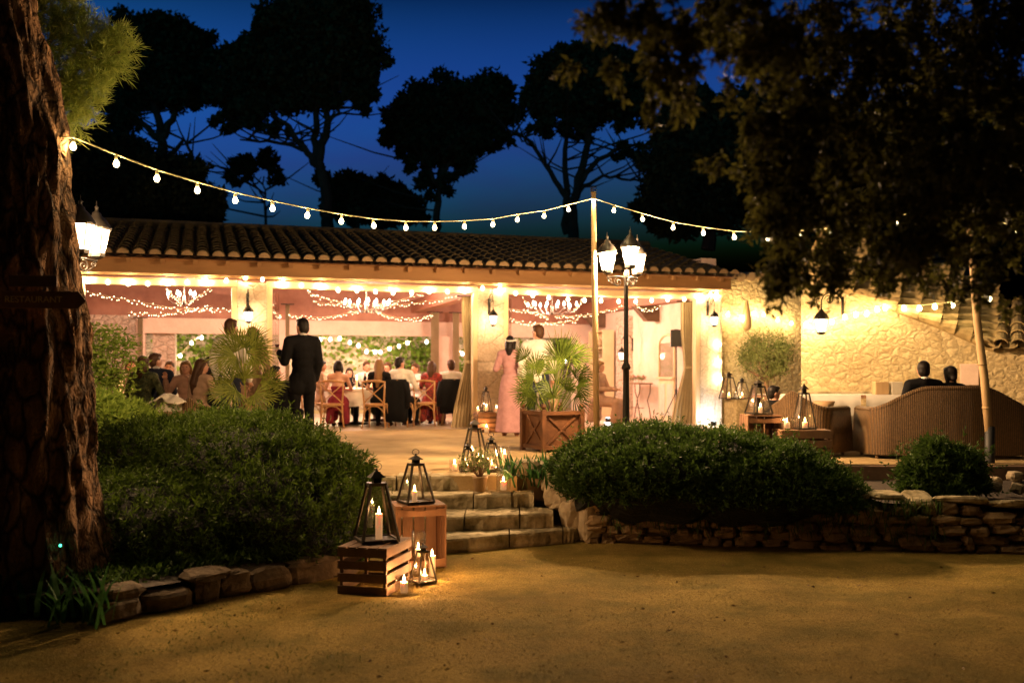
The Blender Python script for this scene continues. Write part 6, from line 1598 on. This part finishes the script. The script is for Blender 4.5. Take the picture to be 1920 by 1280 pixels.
        remeshed(b,{'shirt':'shirt','jacket':'suit_jacket','dress':'dress','bare':'strapless_dress','tee':'top'}[kind],M[cm],t,.013,7)
        if kind=='jacket':
            b=MB().cap_chain([ub((0,.03,1.49+dz)),ub((0,.015,1.44+dz))],[.062,.072],12); b.build('shirt_collar',M['whiteshirt'],t,smooth=True)
    if bottom and kind not in('dress','bare'):
        b=MB(); b.ell(pel,(.168,.128,.12),14,9)
        for i in (0,1): b.cap_chain([(hipL,hipR)[i],kn[i]],[.100,.074]); b.cap_chain([kn[i],an[i]+V((0,0,.02))],[.072,.056])
        remeshed(b,'trousers',M[bottom[1]],t,.014,5)
    for i in (0,1):
        b=MB(); b.ell(an[i]+V((0,-.065,-.042)),(.048,.130,.038),12,8); b.box(an[i]+V((0,.02,-.065)),(.06,.07,.03)); b.build('shoe',M[shoes],t,smooth=True)
    return t
PI=math.pi
# standing
HG=person(G(567,14.1),PI+R(30),'man in a dark suit standing with his back to the camera, holding red wine','stand',1.82,look=R(20),hair='black',top=('jacket','darksuit'),bottom=('trousers','darksuit'),
   armR=((.25,.0,1.15),(.24,-.25,1.28)),armL=((-.22,.03,1.14),(-.20,-.06,.90)),vox=.013,hands=True,group='standing guests')
c,s_=math.cos(PI+R(30)),math.sin(PI+R(30)); k=1.82/1.75
hx,hy,hz=.245*k,-.345*k,1.31*k
gp=Vector(G(567,14.1))+Vector((c*hx-s_*hy,s_*hx+c*hy,hz-.06)); 
g=glassware(gp,'glass of red wine held out by the man in the dark suit',True); g['group']='wine glasses held by guests'
person(G(433,13.9),PI-R(10),'man in a white shirt half hidden behind the tall fan palm','stand',1.80,look=R(-15),hair='brown',top=('shirt','whiteshirt'),bottom=('trousers','navy'),group='standing guests')
person(G(474,14.6),R(165),'fair-haired woman behind the top of the tall palm','stand',1.72,look=0,hair='blond',hairstyle='mid',top=('dress','tan'),female=True,group='standing guests')
person(G(957,16.5),R(176),'woman in a long pink dress with a flower band in her dark hair','stand',1.66,look=R(-12),hair='black',hairstyle='mid',top=('dress','pinkdress'),female=True,sleeve=.6,shoes='sandal',armL=((-.26,.0,1.15),(-.14,-.24,1.20)),armR=((.26,0,1.15),(.14,-.24,1.2)),group='standing guests')
wb=empty('flower_headband',G(957,16.5)+Vector((0,0,1.585)),0,'pale flower headband worn by the woman in pink','headband')
b=MB(); [b.ell((.088*math.cos(a),.10*math.sin(a)-.02,.02*math.sin(a)),.014,6,5) for a in [i*2*PI/20 for i in range(20)]]; b.build('blossoms',M['whiteshirt'],wb)
person(G(1008,16.2),PI-R(10),'man in a white shirt standing behind the wide fan palm','stand',1.83,look=R(60),hair='brown',top=('shirt','whiteshirt'),bottom=('trousers','navy'),group='standing guests')
# seated at central table (local faces -y ; rz=pi faces away)
def seat(px,d,rz,label,**k): return person(G(px,d),rz,label,'sit',**k)
seat(634,19.05,R(186),'woman with dark updo and bare back in a wine red dress',h=1.66,hair='black',hairstyle='bun',top=('bare','winedress'),female=True,skirt_hem=.2,look=R(12))
seat(711,19.05,R(174),'woman in black with very long fair brown hair down her back',h=1.70,hair='blond',hairstyle='long',top=('tee','blackdress'),bottom=('trousers','blackdress'),female=True,sleeve=.3)
seat(757,19.35,R(168),'man in a white shirt leaning left towards his neighbour',h=1.76,hair='black',top=('shirt','whiteshirt'),lean=(.05,.10),look=R(-35),bottom=('trousers','blackdress'))
seat(744,20.0,R(130),'dark-haired woman whose face is turned to the man in white',h=1.66,hair='black',hairstyle='mid',top=('tee','whiteshirt'),female=True,lean=(.08,0),look=R(-120))
seat(602,19.7,R(100),'dark-haired woman in profile behind the man in the suit',h=1.68,hair='black',hairstyle='mid',top=('dress','tan'),female=True,skirt_hem=.3)
seat(655,21.3,R(10),'guest facing the camera beyond the central table, low and half hidden',h=1.5,hair='black',hairstyle='bun',top=('dress','blackdress'),female=True)
seat(688,21.4,R(-8),'dark-haired man in white on the far side of the table',h=1.68,hair='brown',top=('shirt','whiteshirt'),look=R(40))
seat(727,21.5,R(-20),'brown-haired woman at the far side of the table beside the long hair',h=1.66,hair='brown',hairstyle='mid',top=('dress','greenprint'),female=True)
seat(779,21.0,R(-40),'auburn-haired woman in pale blue looking towards the camera',h=1.62,hair='brown',hairstyle='short',top=('dress','cream' if False else 'whiteshirt'),female=True)
seat(809,19.95,R(172),'woman in a red printed dress with brown shoulder-length hair',h=1.66,hair='brown',hairstyle='mid',top=('dress','redprint'),female=True,skirt_hem=.15,sleeve=.55)
seat(845,20.2,R(188),'man in a white shirt at the right table, next to the curtain',h=1.70,hair='brown',top=('shirt','whiteshirt'),look=R(25),bottom=('trousers','navy'))
seat(515,15.6,R(120),'guest in black seated low behind the tall palm',h=1.5,hair='black',top=('jacket','blackdress'))
seat(1124,19.6,R(60),'woman in a peach dress sitting behind the pale pole',h=1.66,hair='blond',hairstyle='mid',top=('dress','peach'),female=True,skirt_hem=.15)
# left bay lounge group
seat(246,15.6,R(25),'smiling dark-haired woman facing the camera beside the bright shrub',h=1.64,hair='brown',hairstyle='long',top=('dress','whiteshirt'),female=True)
seat(268,14.6,R(185),'woman in a green patterned top with her back to the camera',h=1.68,hair='brown',hairstyle='mid',top=('dress','greenprint'),female=True,look=R(-20))
seat(292,14.9,R(205),'bearded man in a dark jacket looking left at the lounge table',h=1.74,hair='brown',top=('jacket','navy'),look=R(-70))
seat(318,15.8,R(10),'man in a white shirt partly hidden behind the dark jacket',h=1.60,hair='brown',top=('shirt','whiteshirt'))
seat(349,15.0,R(5),'fair woman facing the camera with one hand raised',h=1.60,hair='blond',hairstyle='long',top=('dress','peach'),female=True,armR=((.24,-.05,1.12),(.10,-.16,1.40)),armL=((-.30,-.05,1.18),(-.30,-.12,1.42)),hands=True)
seat(373,14.3,R(155),'long-haired woman leaning in from the right of the wicker chair',h=1.62,hair='brown',hairstyle='long',top=('dress','cream' if False else 'tan'),female=True,lean=(.0,-.05),look=R(-40))
seat(400,14.4,R(170),'dark-haired guest in black beside the left fan leaves',h=1.66,hair='black',hairstyle='mid',top=('jacket','blackdress'),lean=(.05,.08))
# sofa couple and third
person(G(1731,12.2,TZ-.06),PI,'dark-haired man in a black jacket on the wicker sofa','sit',1.62,look=R(-10),hair='black',top=('jacket','darksuit'),lean=(-.02,0),armL=((-.26,.02,1.20),(-.30,-.2,1.05)),armR=((.26,.02,1.20),(.34,-.1,1.15)),vox=.014,group='couple on the wicker sofa')
person(G(1783,12.2,TZ-.03),PI,'woman with a low bun leaning towards the man on the sofa','sit',1.50,look=R(25),hair='black',hairstyle='lowbun',top=('tee','blackdress'),female=True,lean=(-.02,.02),vox=.014,group='couple on the wicker sofa')
person(G(1452,12.75,TZ-.20),R(165),'guest whose dark hair shows over the wicker armchair back','sit',1.40,look=R(-70),hair='black',hairstyle='short',top=('shirt','blackdress'),bottom=('trousers','blackdress'),group='couple on the wicker sofa' if False else None)

if HAZE>0:
    hz=bpy.data.materials.new('night_haze'); hz.use_nodes=True; nt=hz.node_tree
    nt.nodes.remove(nt.nodes['Principled BSDF']); pv=nt.nodes.new('ShaderNodeVolumePrincipled'); pv.inputs['Density'].default_value=HAZE; pv.inputs['Color'].default_value=(.9,.88,.86,1); pv.inputs['Anisotropy'].default_value=.25
    nt.links.new(pv.outputs[0],nt.nodes['Material Output'].inputs['Volume'])
    MB().box((0,12.5,16),(190,165,34.4)).build('haze',hz,kind='stuff')
